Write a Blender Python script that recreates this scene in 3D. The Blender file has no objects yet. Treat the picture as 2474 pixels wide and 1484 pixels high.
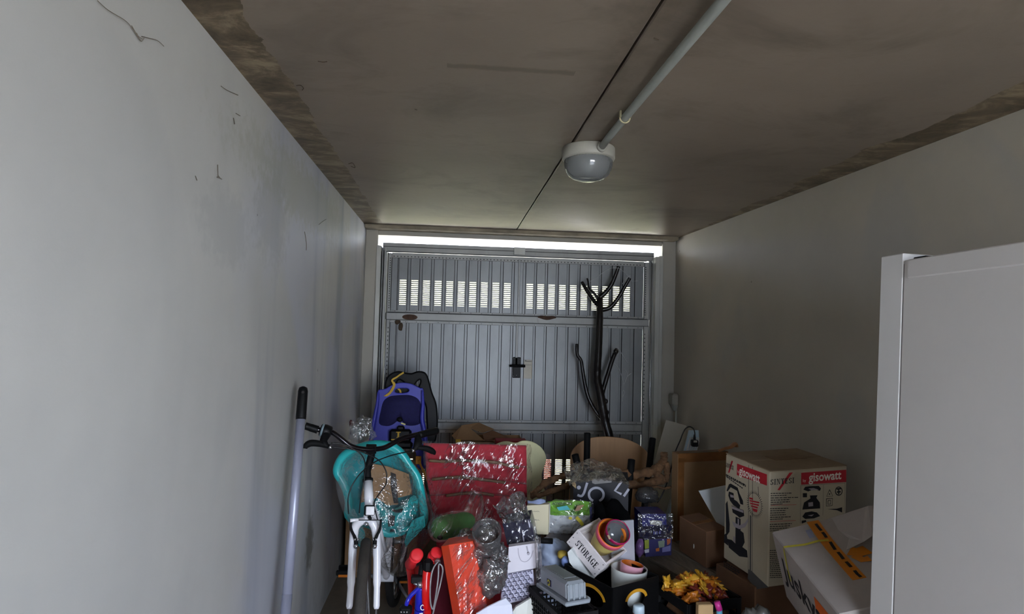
import bpy, math, random
from mathutils import Vector, Matrix, Euler, noise
random.seed(7)
SC = bpy.context.scene
COL = SC.collection
V = Vector

# ------------------------------------------------------------------ camera
IW, IH, F, HC = 2474.0, 1484.0, 1500.0, 1.6
_dy = V(((1092 - IW / 2) / F, -(800 - IH / 2) / F, -1)).normalized()
_xc = V((1, -0.0255, 0)); _xc = (_xc - _dy * _xc.dot(_dy)).normalized()
_zc = _xc.cross(_dy)
RCW = Matrix((_xc, _dy, _zc)).transposed()          # cam = RCW @ world
CAM = V((0, 0, HC))
cd = bpy.data.cameras.new('camera'); co = bpy.data.objects.new('camera', cd); COL.objects.link(co)
co.matrix_world = Matrix.Translation(CAM) @ RCW.transposed().to_4x4()
cd.sensor_width = 36; cd.lens = F / IW * 36; cd.clip_start = 0.02
SC.camera = co

# ------------------------------------------------------------------ light, world, exposure
w = bpy.data.worlds.new('overcast_sky'); SC.world = w; w.use_nodes = True
nt = w.node_tree; bg = nt.nodes['Background']
bg.inputs[0].default_value = (0.80, 0.91, 1.10, 1); bg.inputs[1].default_value = 1.0
sl = bpy.data.lights.new('sun', 'SUN'); sl.energy = 7.0; sl.angle = 0.03; sl.color = (1, .95, .86)
so = bpy.data.objects.new('sun', sl); COL.objects.link(so)
so.rotation_euler = V((0.36, 0.60, 0.64)).to_track_quat('Z', 'Y').to_euler()


def portal(name, loc, rot, sx, sy):
    l = bpy.data.lights.new(name, 'AREA'); l.shape = 'RECTANGLE'; l.size = sx; l.size_y = sy
    l.cycles.is_portal = True
    o = bpy.data.objects.new(name, l); COL.objects.link(o); o.location = loc; o.rotation_euler = rot


REAR_Y = -1.0
RX0, RX1, RZ1 = 0.36, 1.75, 2.05
portal('rear_opening_portal', ((RX0 + RX1) / 2, REAR_Y - .1, RZ1 / 2), (math.pi / 2, 0, 0), RX1 - RX0, RZ1)
portal('slit_portal', (0.54, 5.12, 2.31), (-math.pi / 2, 0, 0), 2.3, 0.09)
vs = SC.view_settings
vs.view_transform = 'Standard'; vs.look = 'None'; vs.gamma = 1; vs.exposure = 4.08; vs.use_curve_mapping = False
SC.cycles.max_bounces = 10; SC.cycles.diffuse_bounces = 6; SC.cycles.transparent_max_bounces = 16
SC.cycles.sample_clamp_indirect = 4.0


# ------------------------------------------------------------------ pixel rays (photo 2474x1484) -> world points
def ray(px, py): return RCW.transposed() @ V(((px - IW / 2) / F, -(py - IH / 2) / F, -1))
def P(px, py, Y): d = ray(px, py); return CAM + d * (Y / d.y)
def PX(px, py, X): d = ray(px, py); return CAM + d * (X / d.x)
def PZ(px, py, Z): d = ray(px, py); return CAM + d * ((Z - HC) / d.z)
def PP(px, py, p0, n): d = ray(px, py); return CAM + d * ((p0 - CAM).dot(n) / d.dot(n))


# ------------------------------------------------------------------ materials
def lin(h):
    h = h.lstrip('#'); c = [int(h[i:i + 2], 16) / 255 for i in (0, 2, 4)]
    return tuple(x / 12.92 if x <= .04045 else ((x + .055) / 1.055) ** 2.4 for x in c) + (1,)


class NT:
    def __init__(s, name):
        s.m = bpy.data.materials.new(name); s.m.use_nodes = True
        s.t = s.m.node_tree; s.b = s.t.nodes['Principled BSDF']; s.out = s.t.nodes['Material Output']
        s._pos = None
    def n(s, typ, **kw):
        x = s.t.nodes.new(typ)
        for k, v in kw.items():
            if k.startswith('i_'):
                k = k[2:]; k = int(k) if k.isdigit() else k
                x.inputs[k].default_value = v
            else: setattr(x, k, v)
        return x
    def l(s, a, b): s.t.links.new(a, b)
    def coord(s, kind='Object'):
        if kind == 'Position': return s.n('ShaderNodeNewGeometry').outputs['Position']
        return s.n('ShaderNodeTexCoord').outputs[kind]
    def noise(s, scale, detail=4, rough=.55, stretch=(1, 1, 1), loc=(0, 0, 0), kind='Object', dist=0, rot=(0, 0, 0)):
        mp = s.n('ShaderNodeMapping'); mp.inputs['Scale'].default_value = stretch; mp.inputs['Location'].default_value = loc; mp.inputs['Rotation'].default_value = rot; mp.vector_type = 'TEXTURE' if any(rot) else 'POINT'
        if any(rot): mp.inputs['Scale'].default_value = tuple(1 / q for q in stretch)
        s.l(s.coord(kind), mp.inputs[0])
        nz = s.n('ShaderNodeTexNoise', i_Scale=scale, i_Detail=detail, i_Roughness=rough, i_Distortion=dist)
        s.l(mp.outputs[0], nz.inputs['Vector']); return nz.outputs['Fac']
    def ramp(s, fac, stops):
        r = s.n('ShaderNodeValToRGB'); e = r.color_ramp.elements
        while len(e) < len(stops): e.new(.5)
        for k, (p, c) in enumerate(stops):
            e[k].position = p; e[k].color = c if isinstance(c, tuple) else (c, c, c, 1)
        s.l(fac, r.inputs[0]); return r.outputs[0]
    def mix(s, fac, a, b, mode='MIX'):
        x = s.n('ShaderNodeMix', data_type='RGBA', blend_type=mode)
        for sock, val in ((0, fac), (6, a), (7, b)):
            if isinstance(val, (tuple, float, int)): x.inputs[sock].default_value = val
            else: s.l(val, x.inputs[sock])
        return x.outputs[2]
    def math(s, op, a, b=None, c=None, clamp=False):
        x = s.n('ShaderNodeMath', operation=op, use_clamp=clamp)
        for k, val in enumerate((a, b, c)):
            if val is None: continue
            if isinstance(val, (int, float)): x.inputs[k].default_value = val
            else: s.l(val, x.inputs[k])
        return x.outputs[0]
    def bump(s, fac, strength=.3, dist=.01):
        x = s.n('ShaderNodeBump', i_Strength=strength, i_Distance=dist); s.l(fac, x.inputs['Height'])
        s.l(x.outputs[0], s.b.inputs['Normal']); return x.outputs[0]


def mat(name, c, rough=.55, metal=0, var=.12, scale=14, bump=0, bscale=60, spec=.5, stretch=(1, 1, 1), coat=0, sheen=0):
    t = NT(name); c = lin(c)
    f = t.noise(scale, 4, .6, stretch)
    d = tuple(x * (1 - var) for x in c[:3]) + (1,); e = tuple(min(1, x * (1 + var)) for x in c[:3]) + (1,)
    t.l(t.ramp(f, [(.3, d), (.7, e)]), t.b.inputs['Base Color'])
    t.b.inputs['Roughness'].default_value = rough; t.b.inputs['Metallic'].default_value = metal
    t.b.inputs['Specular IOR Level'].default_value = spec
    if coat: t.b.inputs['Coat Weight'].default_value = coat; t.b.inputs['Coat Roughness'].default_value = .1
    if sheen: t.b.inputs['Sheen Weight'].default_value = sheen
    if bump: t.bump(t.noise(bscale, 5, .6, stretch), bump, .004)
    return t.m


def film(name, tint='#ffffff', haze=.02, gloss=.10, scale=18, bump=.8, stretch=(1, 1, 1), crease=.35, loc=(0, 0, 0), rough=.09, rot=(0, 0, 0)):
    """thin wrinkled clear plastic: mostly transparent, glossy creases, slightly milky where it is creased"""
    t = NT(name)
    tr = t.n('ShaderNodeBsdfTransparent'); tr.inputs[0].default_value = lin(tint)
    gl = t.n('ShaderNodeBsdfGlossy', i_Roughness=rough); gl.inputs[0].default_value = (1, 1, 1, 1)
    df = t.n('ShaderNodeBsdfDiffuse'); df.inputs[0].default_value = (.8, .8, .82, 1)
    a = t.noise(scale, 3, .5, stretch, loc, dist=.6, rot=rot)
    rid = t.math('ABSOLUTE', t.math('SUBTRACT', a, .5))
    rid = t.math('SUBTRACT', 1.0, t.math('MULTIPLY', rid, 14.0), clamp=True)
    big = t.ramp(t.noise(scale * .35, 2, .5, stretch, (3, 1, 2)), [(.42, 0.0), (.6, 1.0)])
    rid = t.math('MULTIPLY', rid, big)
    bp = t.n('ShaderNodeBump', i_Strength=bump * .45, i_Distance=.02)
    h = t.math('ADD', t.noise(scale * 1.2, 2, .45, stretch, loc, dist=.8, rot=rot), t.math('MULTIPLY', rid, .35))
    t.l(h, bp.inputs['Height']); t.l(bp.outputs[0], gl.inputs['Normal'])
    fr = t.n('ShaderNodeLayerWeight', i_Blend=.28); t.l(bp.outputs[0], fr.inputs['Normal'])
    g = t.math('ADD', t.math('MULTIPLY', fr.outputs['Fresnel'], .35), gloss * .4, clamp=True)
    g = t.math('ADD', g, t.math('MULTIPLY', rid, crease), clamp=True)
    m1 = t.n('ShaderNodeMixShader', i_0=haze); t.l(tr.outputs[0], m1.inputs[1]); t.l(df.outputs[0], m1.inputs[2])
    m2 = t.n('ShaderNodeMixShader'); t.l(g, m2.inputs[0]); t.l(m1.outputs[0], m2.inputs[1]); t.l(gl.outputs[0], m2.inputs[2])
    t.l(m2.outputs[0], t.out.inputs[0])
    return t.m


# ------------------------------------------------------------------ mesh helpers
class G:
    def __init__(s): s.v = []; s.f = []; s.m = []
    def add(s, vs, fs, mi=0):
        o = len(s.v); s.v += [V(p) for p in vs]; s.f += [tuple(i + o for i in f) for f in fs]; s.m += [mi] * len(fs); return s
    def box(s, c, sz, M=None, b=0.0, mi=0):
        h = V(sz) / 2; c = V(c); M = M or Matrix()
        b = min(b, h.x * .9, h.y * .9, h.z * .9)
        if b <= 0:
            vs = [M @ (c + V((h.x * i, h.y * j, h.z * k))) for k in (-1, 1) for j in (-1, 1) for i in (-1, 1)]
            return s.add(vs, [(0, 2, 3, 1), (4, 5, 7, 6), (0, 1, 5, 4), (2, 6, 7, 3), (0, 4, 6, 2), (1, 3, 7, 5)], mi)
        vs = []; ix = {}
        for i in (-1, 1):
            for j in (-1, 1):
                for k in (-1, 1):
                    for ax in range(3):
                        q = [h.x - b, h.y - b, h.z - b]; q[ax] = h[ax]
                        ix[i, j, k, ax] = len(vs); vs.append(M @ (c + V((q[0] * i, q[1] * j, q[2] * k))))
        fs = []
        q4 = [(-1, -1), (1, -1), (1, 1), (-1, 1)]
        for ax in range(3):
            for sg in (-1, 1):
                f = []
                for (p, q) in q4:
                    k = [0, 0, 0]; k[ax] = sg; k[(ax + 1) % 3] = p; k[(ax + 2) % 3] = q
                    f.append(ix[k[0], k[1], k[2], ax])
                fs.append(tuple(f) if sg > 0 else tuple(reversed(f)))
        for ax in range(3):
            a1, a2 = (ax + 1) % 3, (ax + 2) % 3
            for p in (-1, 1):
                for q in (-1, 1):
                    def kk(e):
                        k = [0, 0, 0]; k[ax] = e; k[a1] = p; k[a2] = q; return tuple(k)
                    f = (ix[kk(-1) + (a1,)], ix[kk(1) + (a1,)], ix[kk(1) + (a2,)], ix[kk(-1) + (a2,)])
                    fs.append(f if p * q > 0 else tuple(reversed(f)))
        for i in (-1, 1):
            for j in (-1, 1):
                for k in (-1, 1):
                    f = tuple(ix[i, j, k, a] for a in range(3)); fs.append(f if i * j * k > 0 else tuple(reversed(f)))
        return s.add(vs, fs, mi)
    def hexa(s, p, mi=0):   # p: 4 bottom ccw, 4 top ccw
        return s.add(p, [(3, 2, 1, 0), (4, 5, 6, 7), (0, 1, 5, 4), (1, 2, 6, 5), (2, 3, 7, 6), (3, 0, 4, 7)], mi)
    def tube(s, pts, r, n=10, closed=False, mi=0, caps=True, flat=1.0, ref=None):
        pts = [V(p) for p in pts]; N = len(pts)
        rs = r if isinstance(r, (list, tuple)) else [r] * N
        tg = []
        for i in range(N):
            if closed: d = pts[(i + 1) % N] - pts[i - 1]
            else: d = pts[min(i + 1, N - 1)] - pts[max(i - 1, 0)]
            tg.append(d.normalized() if d.length > 1e-9 else V((0, 0, 1)))
        a = V(ref) if ref else (V((0, 0, 1)) if abs(tg[0].z) < .9 else V((1, 0, 0)))
        u = (a - tg[0] * a.dot(tg[0])).normalized(); vs = []
        for i in range(N):
            u = (u - tg[i] * u.dot(tg[i])).normalized(); w_ = tg[i].cross(u)
            for k in range(n):
                an = 2 * math.pi * k / n
                vs.append(pts[i] + (u * math.cos(an) * flat + w_ * math.sin(an)) * rs[i])
        fs = []
        for i in range(N if closed else N - 1):
            j = (i + 1) % N
            for k in range(n):
                k2 = (k + 1) % n; fs.append((i * n + k, i * n + k2, j * n + k2, j * n + k))
        if caps and not closed:
            fs.append(tuple(reversed(range(n)))); fs.append(tuple((N - 1) * n + k for k in range(n)))
        return s.add(vs, fs, mi)
    def cyl(s, p, q, r, n=16, mi=0, r2=None): return s.tube([p, q], [r, r if r2 is None else r2], n, mi=mi)
    def lathe(s, prof, M=None, n=32, mi=0, sx=1, sy=1):
        M = M or Matrix(); vs = []; fs = []
        for (r, z) in prof:
            for k in range(n):
                a = 2 * math.pi * k / n; vs.append(M @ V((r * math.cos(a) * sx, r * math.sin(a) * sy, z)))
        for i in range(len(prof) - 1):
            for k in range(n):
                k2 = (k + 1) % n; fs.append((i * n + k, i * n + k2, (i + 1) * n + k2, (i + 1) * n + k))
        return s.add(vs, fs, mi)
    def sheet(s, fn, nu, nv, mi=0, mask=None):
        vs = [fn(i / nu, j / nv) for j in range(nv + 1) for i in range(nu + 1)]
        fs = []
        for j in range(nv):
            for i in range(nu):
                if mask and not mask((i + .5) / nu, (j + .5) / nv): continue
                a = j * (nu + 1) + i; fs.append((a, a + 1, a + nu + 2, a + nu + 1))
        return s.add(vs, fs, mi)
    def poly(s, pts, mi=0): return s.add(pts, [tuple(range(len(pts)))], mi)
    def prism(s, pts, dv, mi=0):
        n = len(pts); pts = [V(p) for p in pts]; dv = V(dv)
        vs = pts + [p + dv for p in pts]
        return s.add(vs, [tuple(range(n)), tuple(reversed(range(n, 2 * n)))] + [(i, i + n, (i + 1) % n + n, (i + 1) % n) for i in range(n)], mi)
    def dome(s, outline, c, bulge, rings=8, pw=2.0, mi=0, amp=0, freq=8):
        """fan from an outline to a centre; bulge vector reaches full at the centre"""
        outline = [V(p) for p in outline]; c = V(c); bulge = V(bulge); n = len(outline); vs = []; fs = []
        for r in range(rings):
            t = 1 - r / rings
            for p in outline:
                q = c + (p - c) * t + bulge * (1 - t ** pw)
                if amp and r: q = q + bulge.normalized() * noise.noise(q * freq) * amp
                vs.append(q)
        vs.append(c + bulge)
        for r in range(rings - 1):
            for k in range(n):
                k2 = (k + 1) % n; fs.append((r * n + k, r * n + k2, (r + 1) * n + k2, (r + 1) * n + k))
        for k in range(n): fs.append(((rings - 1) * n + k, (rings - 1) * n + (k + 1) % n, rings * n))
        return s.add(vs, fs, mi)
    def blob(s, c, rad, amp=.15, freq=4, nu=28, nv=16, seed=0, mi=0, ridge=False, M=None, flat_bottom=None):
        c = V(c); rad = V(rad); vs = []; fs = []; M = M or Matrix()
        for j in range(nv + 1):
            th = math.pi * j / nv
            for i in range(nu):
                ph = 2 * math.pi * i / nu
                d = V((math.sin(th) * math.cos(ph), math.sin(th) * math.sin(ph), math.cos(th)))
                q = V((d.x * rad.x, d.y * rad.y, d.z * rad.z))
                x = noise.fractal(q * freq + V((seed, seed * 2, -seed)), .9, 2.1, 4)
                if ridge: x = (abs(x) - .35) * 1.6
                q = q * (1 + amp * x)
                q = c + (M.to_3x3() @ q)
                if flat_bottom is not None: q.z = max(q.z, flat_bottom)
                vs.append(q)
        for j in range(nv):
            for i in range(nu):
                i2 = (i + 1) % nu; fs.append((j * nu + i, (j + 1) * nu + i, (j + 1) * nu + i2, j * nu + i2))
        return s.add(vs, fs, mi)
    def build(s, name, mats, parent=None, smooth=False, mods=None):
        """vertices are world coordinates; the object's origin goes to its parent's (or its own base)"""
        base = wloc(parent) if parent else None
        if base is None:
            xs = [p.x for p in s.v]; ys = [p.y for p in s.v]; zs = [p.z for p in s.v]
            base = V(((min(xs) + max(xs)) / 2, (min(ys) + max(ys)) / 2, min(zs)))
        me = bpy.data.meshes.new(name)
        me.from_pydata([tuple(p - base) for p in s.v], [], s.f)
        for m_ in (mats if isinstance(mats, (list, tuple)) else [mats]): me.materials.append(m_)
        for p, mi in zip(me.polygons, s.m): p.material_index = mi; p.use_smooth = smooth
        me.update()
        o = bpy.data.objects.new(name, me); COL.objects.link(o)
        if parent: o.parent = parent; o['_w'] = list(base)
        else: o.location = base; o['_w'] = list(base)
        if smooth == 'auto': pass
        return o


def wloc(o): return V(o['_w'])
def root(name, label, cat, loc, group=None):
    o = bpy.data.objects.new(name, None); COL.objects.link(o); o.location = loc; o['_w'] = list(loc)
    o.empty_display_size = .1
    if label: o['label'] = label
    if cat: o['category'] = cat
    if group: o['group'] = group
    return o
def tag(o, label, cat, group=None, kind=None):
    o['label'] = label; o['category'] = cat
    if group: o['group'] = group
    if kind: o['kind'] = kind
    return o
def struct(o): o['kind'] = 'structure'; return o
def solid(o, t, off=-1):
    m_ = o.modifiers.new('thickness', 'SOLIDIFY'); m_.thickness = t; m_.offset = off; return o
def subsurf(o, l=1):
    m_ = o.modifiers.new('subdivision', 'SUBSURF'); m_.levels = l; m_.render_levels = l; return o
def attach(o, parent, M):
    COL.objects.link(o); o.parent = parent; o.data.transform(Matrix.Translation(-wloc(parent)) @ M); o['_w'] = list(wloc(parent)); return o
def frame(o, x, y):     # orthonormal matrix with given origin, x and y directions
    x = V(x).normalized(); y = V(y); y = (y - x * y.dot(x)).normalized(); z = x.cross(y)
    M = Matrix((x, y, z)).transposed().to_4x4(); M.translation = V(o); return M
def to_mesh(o, name):
    COL.objects.link(o); dg = bpy.context.evaluated_depsgraph_get(); dg.update()
    me = bpy.data.meshes.new_from_object(o.evaluated_get(dg)); me.name = name
    c = o.data; bpy.data.objects.remove(o); bpy.data.curves.remove(c)
    return bpy.data.objects.new(name, me)
def text(body, M, size, m_, parent, name='lettering', bold=0, ext=.0006, ax='LEFT', sx=1.0):
    c = bpy.data.curves.new(name, 'FONT'); c.body = body; c.size = size; c.offset = bold; c.extrude = ext; c.align_x = ax
    c.resolution_u = 4; c.materials.append(m_)
    return attach(to_mesh(bpy.data.objects.new(name, c), name), parent, M @ Matrix.Diagonal((sx, 1, 1, 1)))
def cut(name, outers, M, m_, parent, depth=.006, bev=.0, smooth=True):
    """flat shape with holes: splines in the local xy plane of M, thickness depth (centred)"""
    c = bpy.data.curves.new(name, 'CURVE'); c.dimensions = '2D'; c.fill_mode = 'BOTH'; c.extrude = max(depth / 2 - bev, .0002); c.bevel_depth = bev; c.bevel_resolution = 2
    for pts in outers:
        sp = c.splines.new('POLY'); sp.points.add(len(pts) - 1); sp.use_cyclic_u = True
        for k, (x, y) in enumerate(pts): sp.points[k].co = (x, y, 0, 1)
    c.materials.append(m_)
    o = to_mesh(bpy.data.objects.new(name, c), name); return attach(o, parent, M)
def cr(pts, n=8, closed=False):
    """Catmull-Rom through points (2D tuples or vectors)"""
    pts = [V(p) for p in pts]; N = len(pts); out = []
    seg = N if closed else N - 1
    for i in range(seg):
        if closed: a, b, c, d = pts[i - 1], pts[i], pts[(i + 1) % N], pts[(i + 2) % N]
        else: a, b, c, d = pts[max(i - 1, 0)], pts[i], pts[i + 1], pts[min(i + 2, N - 1)]
        for k in range(n):
            t = k / n
            out.append(.5 * ((2 * b) + (c - a) * t + (2 * a - 5 * b + 4 * c - d) * t * t + (3 * b - a - 3 * c + d) * t ** 3))
    if not closed: out.append(pts[-1])
    return out
def ribbon(g, pts, wd, nrm, mi=0, lift=0.0):
    pts = [V(p) for p in pts]; nrm = V(nrm).normalized(); L = []; R = []
    for i, p in enumerate(pts):
        d = (pts[min(i + 1, len(pts) - 1)] - pts[max(i - 1, 0)]).normalized(); s_ = d.cross(nrm).normalized()
        w_ = wd[i] if isinstance(wd, (list, tuple)) else wd
        L.append(p + s_ * w_ / 2 + nrm * lift); R.append(p - s_ * w_ / 2 + nrm * lift)
    n = len(pts)
    g.add(L + R, [(i, i + 1, n + i + 1, n + i) for i in range(n - 1)], mi)
class Cub:
    def __init__(s, x, dims=None):
        s.p = V(x[0:3]); s.d = V(dims or x[3:6]); s.R = Euler(x[6:9], 'XYZ').to_matrix()
        s.M = Matrix.Translation(s.p) @ s.R.to_4x4()
    def pt(s, i, j, k): return s.p + s.R @ V((i * s.d.x, j * s.d.y, k * s.d.z))
    def ex(s): return s.R @ V((1, 0, 0))
    def ey(s): return s.R @ V((0, 1, 0))
    def ez(s): return s.R @ V((0, 0, 1))
    def base(s): return V((s.pt(.5, .5, 0).x, s.pt(.5, .5, 0).y, min(s.pt(i, j, k).z for i in (0, 1) for j in (0, 1) for k in (0, 1))))
    def full(s, g, b=.004, mi=0): return g.box(s.d / 2, s.d, s.M, b, mi)


# ------------------------------------------------------------------ setting: shell of the garage
XL, YB, ZC = -0.69, 4.90, 2.40
def xr(y): return 1.80 + (YB - y) * .034          # the right wall runs slightly askew


def wall_mat(name, base, patches=(), streak=False, dark=.12):
    t = NT(name); c = lin(base)
    k = lambda f: tuple(x * f for x in c[:3]) + (1,)
    col = t.ramp(t.noise(1.6, 5, .6, kind='Position'), [(.3, k(.90)), (.7, k(1.03))])
    sm = t.ramp(t.noise(1.1, 3, .5, (1, 1, .8), (4, 2, 7), 'Position', 1.2), [(.52, 0.0), (.60, 1.0)])
    col = t.mix(t.math('MULTIPLY', sm, dark), col, lin('#8f9499'))
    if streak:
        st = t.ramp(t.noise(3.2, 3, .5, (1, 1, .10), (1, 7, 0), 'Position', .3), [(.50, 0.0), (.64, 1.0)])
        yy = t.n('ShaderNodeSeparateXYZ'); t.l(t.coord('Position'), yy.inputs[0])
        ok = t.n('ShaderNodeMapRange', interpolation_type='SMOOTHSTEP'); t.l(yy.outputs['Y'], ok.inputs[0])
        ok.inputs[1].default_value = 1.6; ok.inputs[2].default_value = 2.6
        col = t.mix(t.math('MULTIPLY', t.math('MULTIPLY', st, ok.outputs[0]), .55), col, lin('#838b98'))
        sky_tint = t.ramp(t.noise(.9, 3, .5, (1, 1.1, .9), (0, 5.3, 1.1), 'Position', .8), [(.47, 0.0), (.56, 1.0)])
        col = t.mix(t.math('MULTIPLY', t.math('MULTIPLY', sky_tint, ok.outputs[0]), .5), col, lin('#b6bac9'))  # lilac patches: bluish tint of the sky light put into the wall colour
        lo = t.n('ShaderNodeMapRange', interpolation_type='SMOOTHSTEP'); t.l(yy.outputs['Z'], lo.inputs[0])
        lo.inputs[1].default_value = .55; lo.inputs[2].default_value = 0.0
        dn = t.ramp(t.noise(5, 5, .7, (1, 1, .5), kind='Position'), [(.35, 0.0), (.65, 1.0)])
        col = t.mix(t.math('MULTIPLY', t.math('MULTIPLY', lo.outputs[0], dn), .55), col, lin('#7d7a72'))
    for (p, sc, colr, amt) in patches:
        mp = t.n('ShaderNodeVectorMath', operation='SUBTRACT'); t.l(t.coord('Position'), mp.inputs[0]); mp.inputs[1].default_value = p
        m2 = t.n('ShaderNodeVectorMath', operation='DIVIDE'); t.l(mp.outputs[0], m2.inputs[0]); m2.inputs[1].default_value = sc
        ln = t.n('ShaderNodeVectorMath', operation='LENGTH'); t.l(m2.outputs[0], ln.inputs[0])
        e = t.math('ADD', ln.outputs['Value'], t.math('MULTIPLY', t.math('SUBTRACT', t.noise(22, 4, .6, kind='Position'), .5), 1.5))
        fac = t.ramp(e, [(.55, 1.0), (1.0, 0.0)])
        col = t.mix(t.math('MULTIPLY', fac, amt), col, lin(colr))
    # fly specks
    vo = t.n('ShaderNodeTexVoronoi', i_Scale=3.1, i_Randomness=1.0); t.l(t.coord('Position'), vo.inputs['Vector'])
    sp = t.math('LESS_THAN', vo.outputs['Distance'], .022)
    col = t.mix(t.math('MULTIPLY', sp, .55), col, lin('#4b463f'))
    t.l(col, t.b.inputs['Base Color']); t.b.inputs['Roughness'].default_value = .6; t.b.inputs['Specular IOR Level'].default_value = .35
    t.bump(t.noise(55, 5, .6, kind='Position'), .12, .004)
    return t.m


M_wl = wall_mat('plaster_left', '#c0c0bd', [((XL, 3.29, .49), (.2, .10, .16), '#6d6a5e', .75), ((XL, 3.26, .60), (.2, .05, .14), '#8d8b84', .5),  # first two: dirt stains low on the wall
                                           ((XL, 2.42, 2.02), (.2, .26, .22), '#9a9c9c', .45), ((XL, 1.95, 1.9), (.2, .25, .14), '#a2a4a4', .4),  # two soft grey patches high on the wall
                                           ((XL, 3.0, 2.2), (.3, 1.2, .16), '#a3a598', .5)], True)  # greyer band along the top of the wall
M_wr = wall_mat('plaster_right', '#aea799', [], False, .2)
M_wb = wall_mat('plaster_front', '#aaa69b', [], False, .2)


def ceil_mat():
    t = NT('painted_slab_ceiling')
    c0, c1 = lin('#7c6f62'), lin('#8f8172')
    col = t.ramp(t.noise(1.3, 5, .6, kind='Position'), [(.3, c0), (.72, c1)])
    xyz = t.n('ShaderNodeSeparateXYZ'); t.l(t.coord('Position'), xyz.inputs[0])
    rag = t.math('MULTIPLY', t.math('SUBTRACT', t.noise(7, 6, .65, (1, .6, 1), kind='Position'), .5), .10)
    rag2 = t.math('MULTIPLY', t.math('SUBTRACT', t.noise(2.2, 4, .6, (1, .6, 1), (3, 3, 3), kind='Position'), .5), .22)
    sx = t.math('ADD', xyz.outputs['X'], rag)
    # bare concrete bands along both walls, paint edge ragged
    lft = t.math('LESS_THAN', sx, -.553)
    wob = t.math('ADD', sx, rag2)
    yk = t.math('MULTIPLY', t.math('SUBTRACT', xyz.outputs['Y'], 1.7), .027)
    rgt = t.math('GREATER_THAN', t.math('SUBTRACT', wob, yk), 1.70)
    mold = t.noise(6, 6, .7, (1, 1.6, 1), (5, 2, 1), 'Position', .5)
    conc = t.ramp(mold, [(.36, lin('#43361f')), (.5, lin('#675741')), (.62, lin('#948468'))])
    band = t.math('MAXIMUM', lft, rgt)
    # dirt halo along the joint of the slabs and the paint's damp edge
    jd = t.math('ABSOLUTE', t.math('SUBTRACT', t.math('ADD', xyz.outputs['X'], t.math('MULTIPLY', rag, 2.0)), .48))
    halo = t.ramp(jd, [(.0, 1.0), (.13, 0.0)])
    halo = t.math('MULTIPLY', halo, t.ramp(t.noise(4, 5, .7, (1, .7, 1), (8, 1, 2), 'Position'), [(.36, 0.0), (.6, .9)]))
    col = t.mix(halo, col, lin('#5e5243'))
    dirt = t.ramp(t.noise(2.4, 5, .7, (.7, 1.1, 1), (2, 9, 4), 'Position', .6), [(.50, 0.0), (.68, .60)])
    col = t.mix(dirt, col, lin('#5f5548'))
    sa, sb = PZ(1080, 158, ZC), PZ(1390, 175, ZC)
    wv = t.math('ADD', xyz.outputs['Y'], t.math('MULTIPLY', t.math('SUBTRACT', t.noise(9, 4, .6, kind='Position'), .5), .05))
    ln_ = t.ramp(t.math('MULTIPLY', t.math('ABSOLUTE', t.math('SUBTRACT', wv, (sa.y + sb.y) / 2)), 10.0), [(.08, 1.0), (.22, 0.0)])
    inx = t.math('MULTIPLY', t.math('GREATER_THAN', xyz.outputs['X'], sa.x), t.math('LESS_THAN', xyz.outputs['X'], sb.x))
    col = t.mix(t.math('MULTIPLY', t.math('MULTIPLY', ln_, inx), .55), col, lin('#4f4534'))
    col = t.mix(band, col, conc)
    t.l(col, t.b.inputs['Base Color']); t.b.inputs['Roughness'].default_value = .42; t.b.inputs['Specular IOR Level'].default_value = .5
    t.bump(t.noise(30, 5, .6, kind='Position'), .15, .004)
    return t.m


M_ceil = ceil_mat()
M_conc = mat('stained_concrete', '#8d8371', .85, var=.3, scale=6, bump=.3)
M_floor = mat('dusty_concrete_floor', '#7d7263', .9, var=.22, scale=4, bump=.25)
M_dark = mat('dark_gap', '#2a2622', .9)
M_ground = mat('pale_outdoor_paving', '#c6c4c1', .9, var=.1, scale=.6)
M_leaf = mat('sunlit_leaves', '#a8aa8c', .6, var=.5, scale=9, bump=.5)

g = G(); g.box((.55, 1.9, -.06), (3.0, 6.6, .12)); struct(g.build('floor', M_floor))
g = G(); g.box((.55, 12, -.20), (60, 70, .1)); struct(g.build('ground_outdoors', M_ground))
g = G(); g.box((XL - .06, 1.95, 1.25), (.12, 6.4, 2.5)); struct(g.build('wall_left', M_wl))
g = G(); y0, y1 = REAR_Y - .2, 5.15
g.hexa([(xr(y0), y0, 0), (xr(y0) + .12, y0, 0), (xr(y1) + .12, y1, 0), (xr(y1), y1, 0), (xr(y0), y0, 2.5), (xr(y0) + .12, y0, 2.5), (xr(y1) + .12, y1, 2.5), (xr(y1), y1, 2.5)])
struct(g.build('wall_right', M_wr))
# rear wall behind the camera, with the opening the daylight comes in by
g = G()
g.box(((XL + RX0) / 2, REAR_Y - .06, 1.2), (RX0 - XL, .12, 2.4)); g.box(((RX1 + xr(REAR_Y)) / 2, REAR_Y - .06, 1.2), (xr(REAR_Y) - RX1, .12, 2.4))
g.box(((RX0 + RX1) / 2, REAR_Y - .06, (RZ1 + 2.4) / 2), (RX1 - RX0, .12, 2.4 - RZ1)); struct(g.build('wall_rear', M_conc))
# front wall: two narrow piers and the lintel
g = G(); g.box(((XL - .595) / 2, 5.02, 1.2), (.095, .24, 2.4), b=.004); g.box(((1.68 + 1.80) / 2 + .01, 5.02, 1.2), (.12, .24, 2.4), b=.004)
g.box((.55, 5.03, 2.37), (2.5, .22, .062)); struct(g.build('wall_front', M_wb))
g = G(); g.box((.55, 4.86, 2.388), (2.47, .13, .03), b=.003); struct(g.build('trim_1', M_conc))
# unseen house block above the garage, added to shade the rear ground
g = G(); g.box((1.0, 1.95, 5.3), (14, 6.5, 5.3)); struct(g.build('upper_shade_block', M_wb))
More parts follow.
